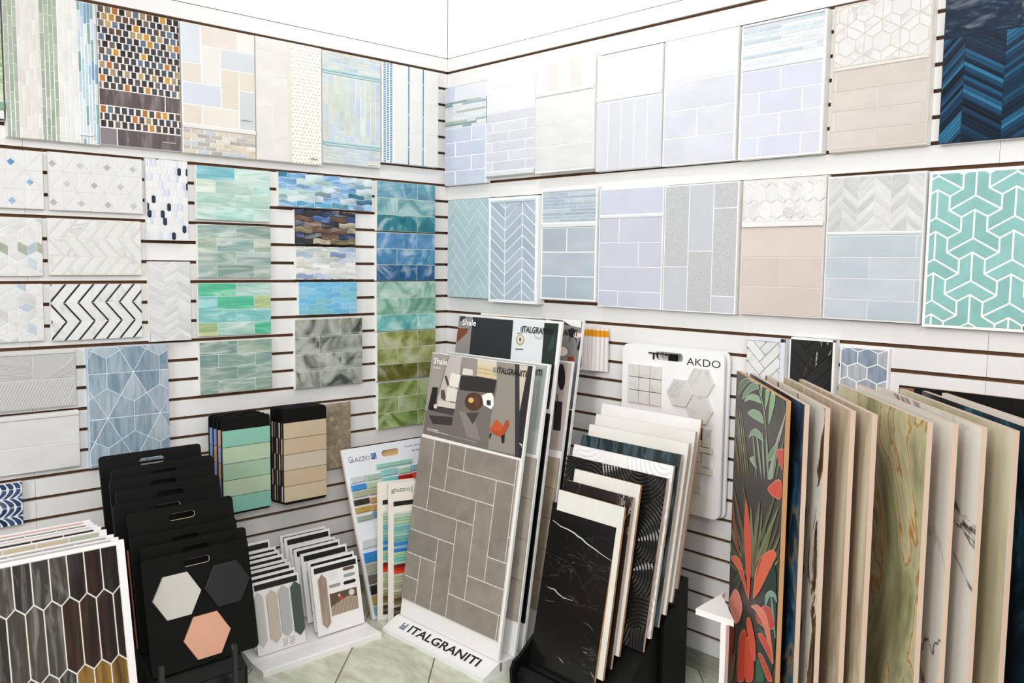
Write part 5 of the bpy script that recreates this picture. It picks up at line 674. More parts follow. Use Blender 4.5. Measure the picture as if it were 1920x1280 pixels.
'jungle':[([(0.028,1.125),(0.041,1.172),(0.153,1.2040000000000002),(0.262,1.2040000000000002),(0.181,1.194),(0.085,1.156)],'#557258'),([(0.09,1.124),(0.112,1.152),(0.189,1.185),(0.252,1.2040000000000002),(0.298,1.204),(0.312,1.192),(0.222,1.173)],'#76987a'),([(0.123,1.123),(0.152,1.147),(0.235,1.167),(0.315,1.172),(0.351,1.155),(0.273,1.151),(0.19,1.143)],'#9dbb9a'),([(0.166,1.101),(0.242,1.124),(0.322,1.132),(0.367,1.125),(0.391,1.107),(0.304,1.102),(0.234,1.099)],'#8eae8d'),([(0.197,1.029),(0.229,1.058),(0.285,1.078),(0.353,1.078),(0.401,1.059),(0.289,1.057),(0.243,1.048)],'#8aa98a'),([(0.213,0.975),(0.275,0.997),(0.312,0.985),(0.326,0.967)],'#a8b8a0'),([(0.446,1.2040000000000002),(0.496,1.204),(0.494,1.183),(0.458,1.134),(0.432,1.11),(0.434,1.159)],'#8fb789'),([(0.386,1.202),(0.437,1.2040000000000002),(0.421,1.176),(0.386,1.139),(0.39,1.176)],'#93b98c'),([(0.326,1.2040000000000002),(0.353,1.2040000000000002),(0.348,1.174),(0.33,1.182)],'#86ab84'),([(0.552,1.201),(0.592,1.201),(0.599,1.182),(0.584,1.17)],'#2f5a5c'),([(0.599,1.176),(0.59,1.16),(0.523,1.092),(0.476,1.022),(0.439,0.97),(0.502,0.986),(0.536,1.071),(0.599,1.159)],'#a8aba2'),([(0.442,1.018),(0.444,1.039),(0.524,1.085),(0.521,1.061),(0.475,1.028)],'#6f9a78'),([(0.535,1.068),(0.58,1.084),(0.599,1.085),(0.599,1.038),(0.575,1.057)],'#e0503c'),([(0.024,1.099),(0.04,1.073),(0.057,1.047),(0.074,1.022),(0.093,0.997),(0.112,0.973),(0.131,0.949),(0.152,0.926),(0.173,0.903),(0.175,0.904),(0.161,0.928),(0.145,0.953),(0.129,0.977),(0.111,1.001),(0.092,1.026),(0.072,1.05),(0.05,1.075),(0.027,1.1)],'#7d7a58'),([(0.052,1.103),(0.068,1.078),(0.086,1.052),(0.104,1.028),(0.123,1.003),(0.142,0.979),(0.162,0.956),(0.183,0.933),(0.204,0.911),(0.206,0.912),(0.19,0.935),(0.174,0.959),(0.157,0.983),(0.138,1.007),(0.119,1.031),(0.098,1.055),(0.077,1.079),(0.054,1.104)],'#8f8c6c'),([(0.078,1.108),(0.095,1.082),(0.113,1.057),(0.131,1.033),(0.15,1.009),(0.169,0.985),(0.189,0.962),(0.209,0.94),(0.23,0.918),(0.232,0.918),(0.217,0.942),(0.2,0.965),(0.183,0.989),(0.164,1.012),(0.145,1.036),(0.125,1.06),(0.103,1.084),(0.081,1.108)],'#7d7a58'),([(0.01,1.097),(0.023,1.07),(0.037,1.043),(0.052,1.017),(0.068,0.992),(0.085,0.967),(0.103,0.943),(0.122,0.919),(0.141,0.895),(0.144,0.896),(0.133,0.922),(0.119,0.947),(0.105,0.972),(0.089,0.997),(0.072,1.022),(0.054,1.047),(0.035,1.072),(0.013,1.097)],'#6b6748'),([(0.25,1.07),(0.255,1.053),(0.262,1.036),(0.27,1.019),(0.278,1.003),(0.288,0.987),(0.299,0.971),(0.311,0.956),(0.324,0.941),(0.326,0.942),(0.321,0.959),(0.315,0.975),(0.307,0.991),(0.299,1.008),(0.289,1.024),(0.278,1.039),(0.266,1.055),(0.253,1.071)],'#8d9480'),([(0.295,1.074),(0.302,1.057),(0.31,1.042),(0.319,1.026),(0.329,1.011),(0.341,0.997),(0.353,0.982),(0.367,0.969),(0.382,0.956),(0.385,0.956),(0.379,0.972),(0.372,0.987),(0.363,1.002),(0.353,1.017),(0.341,1.032),(0.329,1.046),(0.315,1.06),(0.299,1.075)],'#9aa18c'),([(0.367,1.082),(0.368,1.066),(0.372,1.051),(0.376,1.035),(0.381,1.02),(0.387,1.006),(0.395,0.991),(0.403,0.977),(0.413,0.963),(0.416,0.964),(0.414,0.98),(0.411,0.995),(0.407,1.01),(0.402,1.025),(0.395,1.04),(0.388,1.054),(0.38,1.069),(0.37,1.083)],'#a5ad97'),([(0.413,1.087),(0.413,1.071),(0.415,1.056),(0.419,1.042),(0.423,1.027),(0.428,1.013),(0.435,0.999),(0.443,0.986),(0.452,0.973),(0.456,0.974),(0.456,0.989),(0.454,1.004),(0.451,1.018),(0.447,1.033),(0.441,1.047),(0.435,1.06),(0.427,1.074),(0.417,1.087)],'#8ea489'),([(0.015,1.003),(0.021,0.986),(0.028,0.971),(0.037,0.955),(0.048,0.941),(0.06,0.926),(0.072,0.912),(0.087,0.899),(0.103,0.886),(0.106,0.887),(0.101,0.902),(0.093,0.918),(0.085,0.932),(0.075,0.947),(0.063,0.962),(0.05,0.976),(0.036,0.99),(0.019,1.004)],'#75653f'),([(0.548,1.104),(0.537,1.088),(0.528,1.073),(0.521,1.058),(0.514,1.043),(0.509,1.029),(0.504,1.014),(0.501,0.999),(0.5,0.985),(0.504,0.986),(0.515,1.002),(0.524,1.018),(0.531,1.033),(0.538,1.048),(0.543,1.062),(0.547,1.077),(0.55,1.091),(0.551,1.104)],'#7c8a66'),([(0.592,1.108),(0.582,1.094),(0.573,1.079),(0.564,1.065),(0.557,1.051),(0.551,1.036),(0.545,1.022),(0.54,1.008),(0.537,0.994),(0.54,0.995),(0.551,1.01),(0.561,1.025),(0.569,1.04),(0.576,1.054),(0.582,1.068),(0.588,1.082),(0.592,1.095),(0.595,1.109)],'#6c7c5c'),([(0.286,1.203),(0.309,1.19),(0.331,1.177),(0.351,1.163),(0.368,1.15),(0.383,1.136),(0.394,1.121),(0.404,1.106),(0.414,1.092),(0.415,1.092),(0.409,1.107),(0.401,1.123),(0.391,1.137),(0.377,1.152),(0.36,1.165),(0.339,1.178),(0.315,1.191),(0.288,1.204)],'#a9c2a2'),([(0.338,0.669),(0.279,0.653),(0.216,0.638),(0.155,0.624),(0.094,0.612),(0.037,0.603),(0.001,0.597),(0.001,0.594),(0.001,0.59),(0.001,0.588),(0.001,0.586),(0.001,0.586),(0.015,0.59),(0.072,0.598),(0.134,0.611),(0.2,0.628),(0.268,0.647),(0.336,0.667)],'#5f5f44'),([(0.339,0.669),(0.281,0.66),(0.22,0.65),(0.159,0.641),(0.1,0.634),(0.043,0.63),(0.001,0.628),(0.001,0.628),(0.001,0.628),(0.001,0.625),(0.001,0.617),(0.001,0.612),(0.008,0.612),(0.064,0.615),(0.127,0.623),(0.194,0.635),(0.264,0.65),(0.335,0.666)],'#7a7a5c'),([(0.34,0.669),(0.287,0.667),(0.231,0.663),(0.174,0.661),(0.118,0.66),(0.064,0.661),(0.012,0.664),(0.001,0.669),(0.001,0.672),(0.001,0.669),(0.001,0.655),(0.001,0.645),(0.015,0.639),(0.068,0.637),(0.128,0.639),(0.194,0.645),(0.263,0.655),(0.334,0.666)],'#4f5a3c'),([(0.339,0.669),(0.295,0.67),(0.248,0.671),(0.203,0.674),(0.16,0.678),(0.119,0.684),(0.081,0.692),(0.045,0.702),(0.008,0.711),(0.003,0.709),(0.027,0.694),(0.055,0.681),(0.089,0.671),(0.129,0.665),(0.175,0.661),(0.225,0.661),(0.279,0.663),(0.335,0.667)],'#8a8a68'),([(0.34,0.669),(0.304,0.677),(0.266,0.686),(0.228,0.694),(0.191,0.704),(0.156,0.716),(0.122,0.728),(0.089,0.742),(0.053,0.755),(0.046,0.752),(0.064,0.732),(0.086,0.715),(0.115,0.7),(0.149,0.687),(0.189,0.678),(0.234,0.672),(0.283,0.668),(0.334,0.666)],'#5f5f44'),([(0.34,0.669),(0.32,0.683),(0.296,0.695),(0.271,0.708),(0.247,0.722),(0.223,0.735),(0.2,0.75),(0.176,0.764),(0.148,0.778),(0.14,0.776),(0.146,0.754),(0.157,0.734),(0.173,0.717),(0.195,0.702),(0.223,0.689),(0.256,0.679),(0.293,0.672),(0.334,0.666)],'#7a7a5c'),([(0.339,0.669),(0.323,0.686),(0.306,0.704),(0.288,0.722),(0.271,0.74),(0.254,0.758),(0.238,0.777),(0.222,0.797),(0.203,0.816),(0.199,0.814),(0.204,0.791),(0.213,0.769),(0.225,0.748),(0.24,0.729),(0.259,0.711),(0.282,0.695),(0.307,0.68),(0.335,0.667)],'#4f5a3c'),([(0.34,0.669),(0.337,0.693),(0.331,0.717),(0.323,0.74),(0.315,0.763),(0.306,0.785),(0.296,0.808),(0.285,0.83),(0.27,0.852),(0.265,0.85),(0.262,0.824),(0.263,0.798),(0.268,0.773),(0.275,0.749),(0.285,0.727),(0.299,0.705),(0.315,0.685),(0.334,0.667)],'#8a8a68'),([(0.341,0.669),(0.351,0.696),(0.357,0.721),(0.361,0.745),(0.363,0.768),(0.362,0.791),(0.359,0.813),(0.353,0.834),(0.343,0.854),(0.336,0.852),(0.326,0.826),(0.319,0.801),(0.315,0.777),(0.314,0.753),(0.315,0.73),(0.318,0.708),(0.324,0.686),(0.333,0.666)],'#5f5f44'),([(0.339,0.668),(0.357,0.699),(0.371,0.727),(0.384,0.755),(0.393,0.782),(0.401,0.808),(0.406,0.833),(0.408,0.857),(0.409,0.881),(0.405,0.88),(0.393,0.853),(0.383,0.827),(0.374,0.8),(0.365,0.774),(0.357,0.747),(0.348,0.72),(0.341,0.693),(0.335,0.667)],'#7a7a5c'),([(0.34,0.669),(0.368,0.699),(0.393,0.728),(0.413,0.755),(0.43,0.78),(0.442,0.804),(0.451,0.827),(0.457,0.849),(0.459,0.87),(0.454,0.869),(0.437,0.844),(0.423,0.82),(0.408,0.795),(0.394,0.77),(0.378,0.745),(0.363,0.719),(0.348,0.693),(0.334,0.667)],'#4f5a3c'),([(0.34,0.669),(0.382,0.703),(0.417,0.735),(0.447,0.764),(0.472,0.792),(0.491,0.818),(0.505,0.842),(0.515,0.865),(0.521,0.887),(0.515,0.886),(0.493,0.86),(0.472,0.835),(0.451,0.808),(0.429,0.781),(0.406,0.753),(0.381,0.725),(0.356,0.696),(0.334,0.667)],'#8a8a68'),([(0.339,0.668),(0.388,0.704),(0.431,0.737),(0.469,0.769),(0.501,0.798),(0.527,0.825),(0.549,0.851),(0.567,0.876),(0.581,0.899),(0.578,0.899),(0.554,0.873),(0.531,0.847),(0.505,0.82),(0.477,0.792),(0.445,0.763),(0.41,0.732),(0.373,0.7),(0.335,0.667)],'#5f5f44'),([(0.339,0.668),(0.394,0.701),(0.442,0.731),(0.484,0.76),(0.519,0.786),(0.547,0.81),(0.57,0.833),(0.588,0.855),(0.599,0.875),(0.598,0.875),(0.572,0.852),(0.547,0.829),(0.52,0.805),(0.489,0.78),(0.455,0.754),(0.417,0.726),(0.376,0.697),(0.335,0.667)],'#7a7a5c'),([(0.34,0.668),(0.404,0.701),(0.461,0.732),(0.51,0.76),(0.551,0.787),(0.585,0.811),(0.599,0.835),(0.599,0.857),(0.599,0.878),(0.599,0.878),(0.599,0.855),(0.588,0.832),(0.555,0.808),(0.518,0.782),(0.477,0.756),(0.432,0.727),(0.384,0.698),(0.334,0.667)],'#4f5a3c'),([(0.338,0.668),(0.399,0.695),(0.454,0.72),(0.502,0.744),(0.543,0.767),(0.578,0.789),(0.599,0.809),(0.599,0.829),(0.599,0.849),(0.599,0.849),(0.599,0.829),(0.594,0.809),(0.562,0.788),(0.526,0.766),(0.485,0.743),(0.439,0.719),(0.389,0.694),(0.336,0.668)],'#8a8a68'),([(0.05,0.465),(0.08,0.491),(0.106,0.515),(0.129,0.537),(0.149,0.559),(0.167,0.58),(0.183,0.599),(0.196,0.618),(0.206,0.636),(0.2,0.634),(0.173,0.612),(0.148,0.589),(0.125,0.567),(0.105,0.545),(0.086,0.524),(0.069,0.503),(0.054,0.483),(0.043,0.463)],'#35402f'),([(0.058,0.495),(0.089,0.519),(0.116,0.542),(0.141,0.564),(0.163,0.585),(0.182,0.605),(0.199,0.624),(0.214,0.642),(0.225,0.659),(0.219,0.658),(0.191,0.636),(0.165,0.615),(0.141,0.594),(0.119,0.573),(0.099,0.552),(0.08,0.532),(0.064,0.512),(0.051,0.493)],'#4a523c'),([(0.065,0.524),(0.098,0.548),(0.127,0.57),(0.152,0.591),(0.176,0.611),(0.196,0.63),(0.215,0.648),(0.231,0.665),(0.244,0.682),(0.238,0.681),(0.209,0.66),(0.182,0.64),(0.157,0.62),(0.134,0.6),(0.112,0.58),(0.092,0.56),(0.074,0.541),(0.059,0.522)],'#35402f'),([(0.073,0.553),(0.107,0.576),(0.137,0.597),(0.164,0.617),(0.188,0.636),(0.21,0.654),(0.23,0.672),(0.248,0.688),(0.262,0.704),(0.257,0.703),(0.227,0.684),(0.199,0.665),(0.173,0.645),(0.148,0.626),(0.125,0.607),(0.103,0.588),(0.083,0.57),(0.067,0.552)],'#4a523c'),([(0.081,0.582),(0.116,0.603),(0.147,0.623),(0.175,0.642),(0.201,0.661),(0.224,0.678),(0.245,0.695),(0.264,0.711),(0.28,0.726),(0.275,0.725),(0.244,0.707),(0.216,0.689),(0.188,0.671),(0.162,0.653),(0.138,0.634),(0.115,0.616),(0.093,0.598),(0.075,0.581)],'#35402f'),([(0.088,0.611),(0.124,0.631),(0.156,0.65),(0.186,0.668),(0.213,0.685),(0.238,0.702),(0.26,0.718),(0.28,0.733),(0.298,0.748),(0.293,0.747),(0.262,0.73),(0.232,0.713),(0.204,0.696),(0.177,0.679),(0.151,0.661),(0.126,0.644),(0.103,0.627),(0.083,0.61)],'#4a523c'),([(0.396,0.612),(0.432,0.631),(0.464,0.649),(0.493,0.666),(0.519,0.682),(0.542,0.697),(0.561,0.712),(0.579,0.726),(0.593,0.74),(0.59,0.74),(0.567,0.725),(0.544,0.71),(0.521,0.695),(0.496,0.679),(0.471,0.663),(0.445,0.646),(0.418,0.629),(0.392,0.612)],'#1c4f42'),([(0.398,0.597),(0.431,0.612),(0.462,0.627),(0.491,0.641),(0.517,0.654),(0.54,0.668),(0.562,0.681),(0.581,0.694),(0.598,0.707),(0.596,0.707),(0.572,0.695),(0.549,0.682),(0.525,0.668),(0.501,0.655),(0.475,0.641),(0.449,0.627),(0.422,0.612),(0.395,0.597)],'#2a6a5c'),([(0.399,0.583),(0.429,0.593),(0.457,0.603),(0.485,0.614),(0.511,0.625),(0.535,0.637),(0.559,0.649),(0.581,0.661),(0.599,0.674),(0.599,0.675),(0.578,0.664),(0.555,0.653),(0.53,0.642),(0.505,0.631),(0.479,0.62),(0.453,0.608),(0.426,0.596),(0.398,0.584)],'#173f3a'),([(0.401,0.568),(0.426,0.573),(0.451,0.58),(0.477,0.588),(0.502,0.596),(0.528,0.606),(0.555,0.617),(0.581,0.628),(0.599,0.641),(0.599,0.642),(0.585,0.634),(0.56,0.625),(0.535,0.616),(0.51,0.607),(0.484,0.598),(0.457,0.589),(0.43,0.58),(0.402,0.57)],'#1c4f42'),([(0.402,0.553),(0.424,0.555),(0.447,0.558),(0.471,0.563),(0.497,0.569),(0.524,0.577),(0.553,0.586),(0.582,0.596),(0.599,0.608),(0.599,0.609),(0.59,0.604),(0.565,0.597),(0.54,0.59),(0.514,0.583),(0.488,0.577),(0.461,0.57),(0.434,0.563),(0.405,0.555)],'#2a6a5c'),([(0.157,0.885),(0.167,0.857),(0.18,0.829),(0.196,0.803),(0.213,0.778),(0.233,0.753),(0.254,0.73),(0.277,0.707),(0.303,0.687),(0.308,0.689),(0.299,0.716),(0.287,0.741),(0.272,0.767),(0.255,0.791),(0.236,0.816),(0.215,0.84),(0.191,0.864),(0.163,0.887)],'#5d5b42'),([(0.37,0.894),(0.353,0.867),(0.339,0.84),(0.327,0.813),(0.317,0.787),(0.31,0.761),(0.304,0.735),(0.301,0.711),(0.302,0.687),(0.309,0.689),(0.327,0.719),(0.341,0.747),(0.353,0.774),(0.363,0.8),(0.37,0.825),(0.375,0.849),(0.377,0.873),(0.377,0.896)],'#77765a'),([(0.575,0.937),(0.543,0.91),(0.513,0.883),(0.483,0.855),(0.455,0.827),(0.427,0.799),(0.4,0.77),(0.374,0.741),(0.351,0.712),(0.356,0.713),(0.394,0.746),(0.428,0.777),(0.459,0.806),(0.487,0.834),(0.514,0.862),(0.538,0.888),(0.56,0.913),(0.579,0.938)],'#8c8a5e'),([(0.527,0.881),(0.501,0.859),(0.477,0.838),(0.454,0.816),(0.433,0.795),(0.414,0.773),(0.396,0.752),(0.381,0.731),(0.368,0.71),(0.374,0.712),(0.403,0.737),(0.429,0.76),(0.452,0.782),(0.473,0.804),(0.491,0.825),(0.507,0.844),(0.521,0.864),(0.532,0.882)],'#6f7a50'),([(0.006,0.847),(0.035,0.821),(0.066,0.797),(0.098,0.774),(0.132,0.752),(0.166,0.732),(0.202,0.712),(0.238,0.694),(0.276,0.677),(0.281,0.679),(0.257,0.701),(0.23,0.723),(0.2,0.744),(0.168,0.765),(0.134,0.786),(0.097,0.807),(0.056,0.828),(0.012,0.849)],'#6a5c40'),([(0.543,0.963),(0.517,0.938),(0.492,0.912),(0.467,0.887),(0.444,0.86),(0.422,0.834),(0.4,0.808),(0.38,0.781),(0.361,0.754),(0.366,0.755),(0.396,0.785),(0.424,0.813),(0.449,0.84),(0.472,0.867),(0.494,0.892),(0.513,0.917),(0.531,0.941),(0.547,0.964)],'#5f6a48'),([(0.444,0.948),(0.553,1.0),(0.599,1.006),(0.599,0.955),(0.491,0.942)],'#e2533e'),([(0.523,1.064),(0.568,1.08),(0.598,1.08),(0.599,1.026),(0.56,1.044)],'#d94c3c'),([(0.015,0.814),(0.071,0.743),(0.159,0.661),(0.097,0.666),(0.033,0.714)],'#8c4a3c'),([(0.45,0.724),(0.581,0.806),(0.599,0.511),(0.406,0.401),(0.406,0.501),(0.518,0.589)],'#12372f'),([(0.474,0.673),(0.529,0.706),(0.585,0.716),(0.599,0.696),(0.564,0.701),(0.52,0.688),(0.48,0.639)],'#7fa9a8'),([(0.525,0.693),(0.542,0.7),(0.599,0.61),(0.586,0.604)],'#5f9a9a'),([(0.406,0.401),(0.409,0.48),(0.484,0.462),(0.51,0.452)],'#1e6a48'),([(0.202,0.864),(0.255,0.815),(0.298,0.733),(0.3,0.654),(0.289,0.57),(0.249,0.635),(0.189,0.762)],'#e8583c'),([(0.331,0.599),(0.351,0.688),(0.433,0.767),(0.535,0.815),(0.58,0.816),(0.52,0.76),(0.413,0.657)],'#f0704e'),([(0.341,0.646),(0.399,0.744),(0.442,0.772),(0.376,0.682)],'#c83d2c'),([(0.02,0.612),(0.079,0.647),(0.179,0.66),(0.294,0.584),(0.229,0.595),(0.138,0.62)],'#e26a50'),([(0.133,0.627),(0.202,0.643),(0.302,0.583),(0.249,0.587)],'#d9553f'),([(0.009,0.472),(0.089,0.544),(0.157,0.559),(0.22,0.538),(0.183,0.479),(0.116,0.439),(0.048,0.452)],'#e58f82'),([(0.376,0.581),(0.464,0.64),(0.542,0.664),(0.592,0.635),(0.545,0.607),(0.473,0.584),(0.395,0.566)],'#c4392c'),([(0.307,0.575),(0.393,0.615),(0.487,0.631),(0.546,0.601),(0.597,0.532),(0.539,0.554),(0.462,0.591),(0.374,0.589)],'#ef7f66'),([(0.005,0.389),(0.125,0.435),(0.098,0.345),(0.058,0.274),(0.036,0.218),(0.023,0.212)],'#6e2b22'),([(0.023,0.212),(0.098,0.345),(0.15,0.361),(0.114,0.257)],'#5d4c38'),([(0.164,0.282),(0.179,0.433),(0.237,0.479),(0.285,0.488),(0.284,0.341)],'#c84632'),([(0.277,0.337),(0.267,0.463),(0.32,0.495),(0.381,0.447),(0.38,0.388)],'#d94f38'),([(0.261,0.518),(0.315,0.548),(0.388,0.509),(0.402,0.461),(0.381,0.447),(0.315,0.461)],'#e2593f'),([(0.4,0.534),(0.454,0.562),(0.551,0.567),(0.592,0.53),(0.512,0.534)],'#d94f38'),([(0.415,0.486),(0.463,0.51),(0.599,0.498),(0.538,0.466)],'#d24a34')],
'veins':[([(0.0131,0.5232),(0.032,0.5175),(0.0558,0.5097),(0.0917,0.5068),(0.1272,0.5005),(0.1412,0.4944),(0.1633,0.4905),(0.1911,0.4788),(0.2263,0.4711),(0.2698,0.4592),(0.3116,0.451),(0.312,0.4521),(0.2709,0.4611),(0.228,0.4739),(0.1936,0.4822),(0.1661,0.4944),(0.144,0.4986),(0.1297,0.5046),(0.0932,0.5105),(0.0573,0.5126),(0.0333,0.5194),(0.0139,0.5244)],'#d8d6d0'),([(0.0355,0.285),(0.0492,0.2828),(0.0704,0.284),(0.0899,0.274),(0.1187,0.268),(0.166,0.2719),(0.1663,0.2731),(0.1198,0.271),(0.0932,0.278),(0.073,0.2882),(0.05,0.2859),(0.0361,0.2862)],'#bdbab2'),([(0.0323,0.2365),(0.0546,0.2378),(0.0803,0.2441),(0.0803,0.2446),(0.0546,0.2397),(0.0324,0.237)],'#77746e'),([(0.1327,0.2876),(0.1643,0.2775),(0.1923,0.2677),(0.1927,0.2682),(0.1657,0.2793),(0.1331,0.2881)],'#5a5854'),([(0.1393,0.0626),(0.1499,0.0561),(0.1659,0.0512),(0.1667,0.052),(0.1526,0.0591),(0.1401,0.0634)],'#9a9892'),([(0.1491,0.4417),(0.1668,0.4362),(0.193,0.4341),(0.1932,0.4346),(0.1677,0.438),(0.1494,0.4421)],'#4a4846'),([(0.1269,0.3798),(0.139,0.3581),(0.1406,0.3336),(0.1413,0.3338),(0.1414,0.3589),(0.1276,0.3801)],'#3d3b39'),([(0.2275,0.217),(0.2525,0.212),(0.28,0.2002),(0.2806,0.2008),(0.2542,0.2143),(0.2279,0.2177)],'#6a6762'),([(0.29,0.0658),(0.303,0.0549),(0.312,0.0459),(0.312,0.0466),(0.306,0.0575),(0.2908,0.0665)],'#a9a69f'),([(0.277,0.3409),(0.295,0.331),(0.2954,0.3314),(0.2774,0.3413)],'#55524f'),([(0.0698,0.4028),(0.1244,0.3914),(0.1825,0.3573),(0.2081,0.3154),(0.2085,0.3156),(0.1837,0.3581),(0.1253,0.3924),(0.07,0.4031)],'#3a3836'),([(0.2467,0.1199),(0.2635,0.1183),(0.264,0.1193),(0.2472,0.1209)],'#cfcbc2')]}

bs = empty('display_base', Matrix.Translation((.435, -.69, 0)), 'white sloped floor base with a black maker name on its front lip', 'display stand')
bs.matrix_world = frame(.437, -.684, 0, .8)
# local frame: x right, y up, z toward the viewer
prof = [(.0, .0), (0, .016), (-.012, .02), (-.072, .050), (-.36, .050), (-.36, 0)]
me = mesh('base', [(x, y, z) for x in (0, .622) for z, y in prof], [tuple(range(6)), tuple(range(6, 12))[::-1]]+[(i, 6+i, 6+(i+1) % 6, (i+1) % 6) for i in range(6)])
bm = bmesh.new(); bm.from_mesh(me); bmesh.ops.recalc_face_normals(bm, faces=bm.faces); bm.to_mesh(me); bm.free()
link('sloped_base', me, WHITE, bs)
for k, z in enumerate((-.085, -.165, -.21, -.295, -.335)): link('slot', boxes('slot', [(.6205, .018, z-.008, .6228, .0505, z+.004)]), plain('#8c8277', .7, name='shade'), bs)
sl = math.atan2(.030, .06); tm = Matrix.Translation((0, .0202, -.0118)) @ Matrix.Rotation(-(PI/2-sl), 4, 'X')
tt_ = text(bs, 'ITALGRANITI', 0, 0, .425, .038, 0, LET, bold=.022); tt_.matrix_local = tm @ Matrix.Translation((.125, .018, .0006))
lg = link('square_emblem', boxes('emblem', [(x*.0115, y*.0115, 0, x*.0115+.0095, y*.0115+.0095, .0005) for x in range(3) for y in range(3) if (x, y) != (1, 2)]), plain('#63727f', .6, name='grey_ink'), bs); lg.matrix_local = tm @ Matrix.Translation((.073, .018, .0004))
def big_board(yb, h, label, dec=None, faces=None, dx=0, x0=.444, w_=.603):
    r = empty('tall_sample_board', frame(x0+dx, yb, .052, .8, 8.7), label, 'sample board', 'tall boards on the white sloped base')
    link('white_panel', boxes('panel', [(0, 0, -.011, w_, h, 0)]), WHITE, r)
    if dec: decal(r, DEC[dec], .0006)
    return r
def chaikin(P, n=2):
    for _ in range(n):
        Q = []
        for i in range(len(P)):
            a, b = P[i], P[(i+1) % len(P)]; Q += [(a[0]*.82+b[0]*.18, a[1]*.82+b[1]*.18), (a[0]*.18+b[0]*.82, a[1]*.18+b[1]*.82)]
        P = Q
    return P
for _k in DEC:
    if _k == 'jungle': DEC[_k] = [((chaikin(P, 2) if len(P) >= 4 else P), c) for P, c in DEC[_k]]
b1 = big_board(-.600, 1.109, 'front board, grey stone tiles under a photograph of a sofa and an orange chair', 'ital_photo')
U = .0975
for a in range(-6, 12):
    for b in range(-2, 3):
        for R in ((a+6*b, a+3, a+6*b+3, a+4), (a+6*b+4-3+2, a-1+0, 0, 0)):
            pass
def hb(parent, x0, y0, x1, y1, col, mat, z, ofs=(0, 0)):
    for m in range(-8, 14):
        for q in range(-3, 4):
            for R in ((m+6*q, m+3, m+6*q+3, m+4), (m+2+6*q, m, m+3+6*q, m+3)):
                P = [(x0+R[0]*U, y0+R[1]*U), (x0+R[2]*U, y0+R[1]*U), (x0+R[2]*U, y0+R[3]*U), (x0+R[0]*U, y0+R[3]*U)]
                tile(parent, P, z, .0042, mat, jit(col, .09), .0044, .0003, 'tile', (x0+.001, y0, x1, y1))
link('tile_grout', boxes('grout', [(.004, .068, 0, .592, .752, .0046)]), plain('#d6d1c8', .8, name='pale_grout'), b1)
hb(b1, -.005, .070, .592, .752, '#9a9087', M['stone'], .001)
decal(b1, [([(.2+.0*i, 0), (.2, 0), (.2, 0)], '#ffffff') for i in range(0)], .006) if 0 else None
text(b1, 'Shale', .022, 1.063, .088, .026, .0045, LETW, bold=.02); text(b1, 'ceramic', .022, 1.043, .05, .010, .0045, LETW)
text(b1, 'ITALGRANITI', .412, 1.061, .16, .024, .0045, LET, bold=.02); link('square_emblem', boxes('e', [(.388, 1.062, .003, .403, 1.082, .0048)]), plain('#7f97a8', .6, name='blue_grey_ink'), b1)
b2 = big_board(-.528, 1.109, 'second board, pale grey, its right edge showing beside the front board', 'ital_photo2', dx=.011)
text(b2, 'ITALGRANITI', .412, 1.061, .16, .024, .0045, LET, bold=.02)
for i in range(4): tile(b2.id_data, [(.01, .13+i*.155), (.600, .13+i*.155), (.600, .285+i*.155), (.01, .285+i*.155)], 0, .006, M['stone'], '#b3aca0', .002, .0005)
b3 = big_board(-.480, 1.27, 'tall board with a black slab and round motifs on its photograph', 'ital_photo3', dx=.005)
text(b3, 'Shale', .03, 1.222, .088, .026, .0045, LETW, bold=.02); text(b3, 'ITALGRANITI', .395, 1.215, .165, .026, .0045, LET, bold=.02)
tile(b3, [(.012, .13), (.600, .11), (.600, .915), (.012, .90)], 0, .007, M['glazed'], '#0d0f10', .001, .0005)
b4 = big_board(-.392, 1.109, 'beige board behind the black one, only its right strip in view', 'ital_photo4', dx=.005)
for i in range(5): tile(b4, [(.01, .13+i*.12), (.600, .13+i*.12), (.600, .25+i*.12), (.01, .25+i*.12)], 0, .007, M['stone'], '#b8a992', .002, .0005)
b5 = big_board(-.358, 1.27, 'rearmost tall board with pink round tables on its photograph', 'ital_photo5', dx=.005)
text(b5, 'ITALGRANITI', .415, 1.205, .165, .026, .0045, LET, bold=.02)
tile(b5, [(.012, .13), (.600, .11), (.600, .915), (.012, .90)], 0, .007, M['glazed'], '#101416', .001, .0005)

# ------------------------------------------------------------------ black stepped rack of slabs
st = empty('stepped_stand', Matrix.Translation((1.38, -.36, 0)), 'black stepped floor stand holding the marble and relief slabs', 'display stand')
pr = [(-.60, 0), (-.61, .055), (-.585, .075), (-.55, .062), (-.24, .405), (-.20, .43), (-.17, .42), (-.17, 0)]
o = link('stepped_body', prism_x('body', pr, 1.165, 1.585), BLACK, None); o.parent = st; o.matrix_parent_inverse = Matrix.Translation((-1.38, .36, 0))
def cheek(x, P):
    o = link('side_cheek', prism_x('cheek', P, x, x+.014), BLACK, None); o.parent = st; o.matrix_parent_inverse = Matrix.Translation((-1.38, .36, 0))
cheek(1.148, [(-.625, 0), (-.63, .07), (-.615, .10), (-.59, .11), (-.17, .44), (-.17, 0)])
cheek(1.588, [(-.33, 0), (-.33, .30), (-.30, .34), (-.27, .345), (-.24, .33), (-.22, .30), (-.22, 0)])
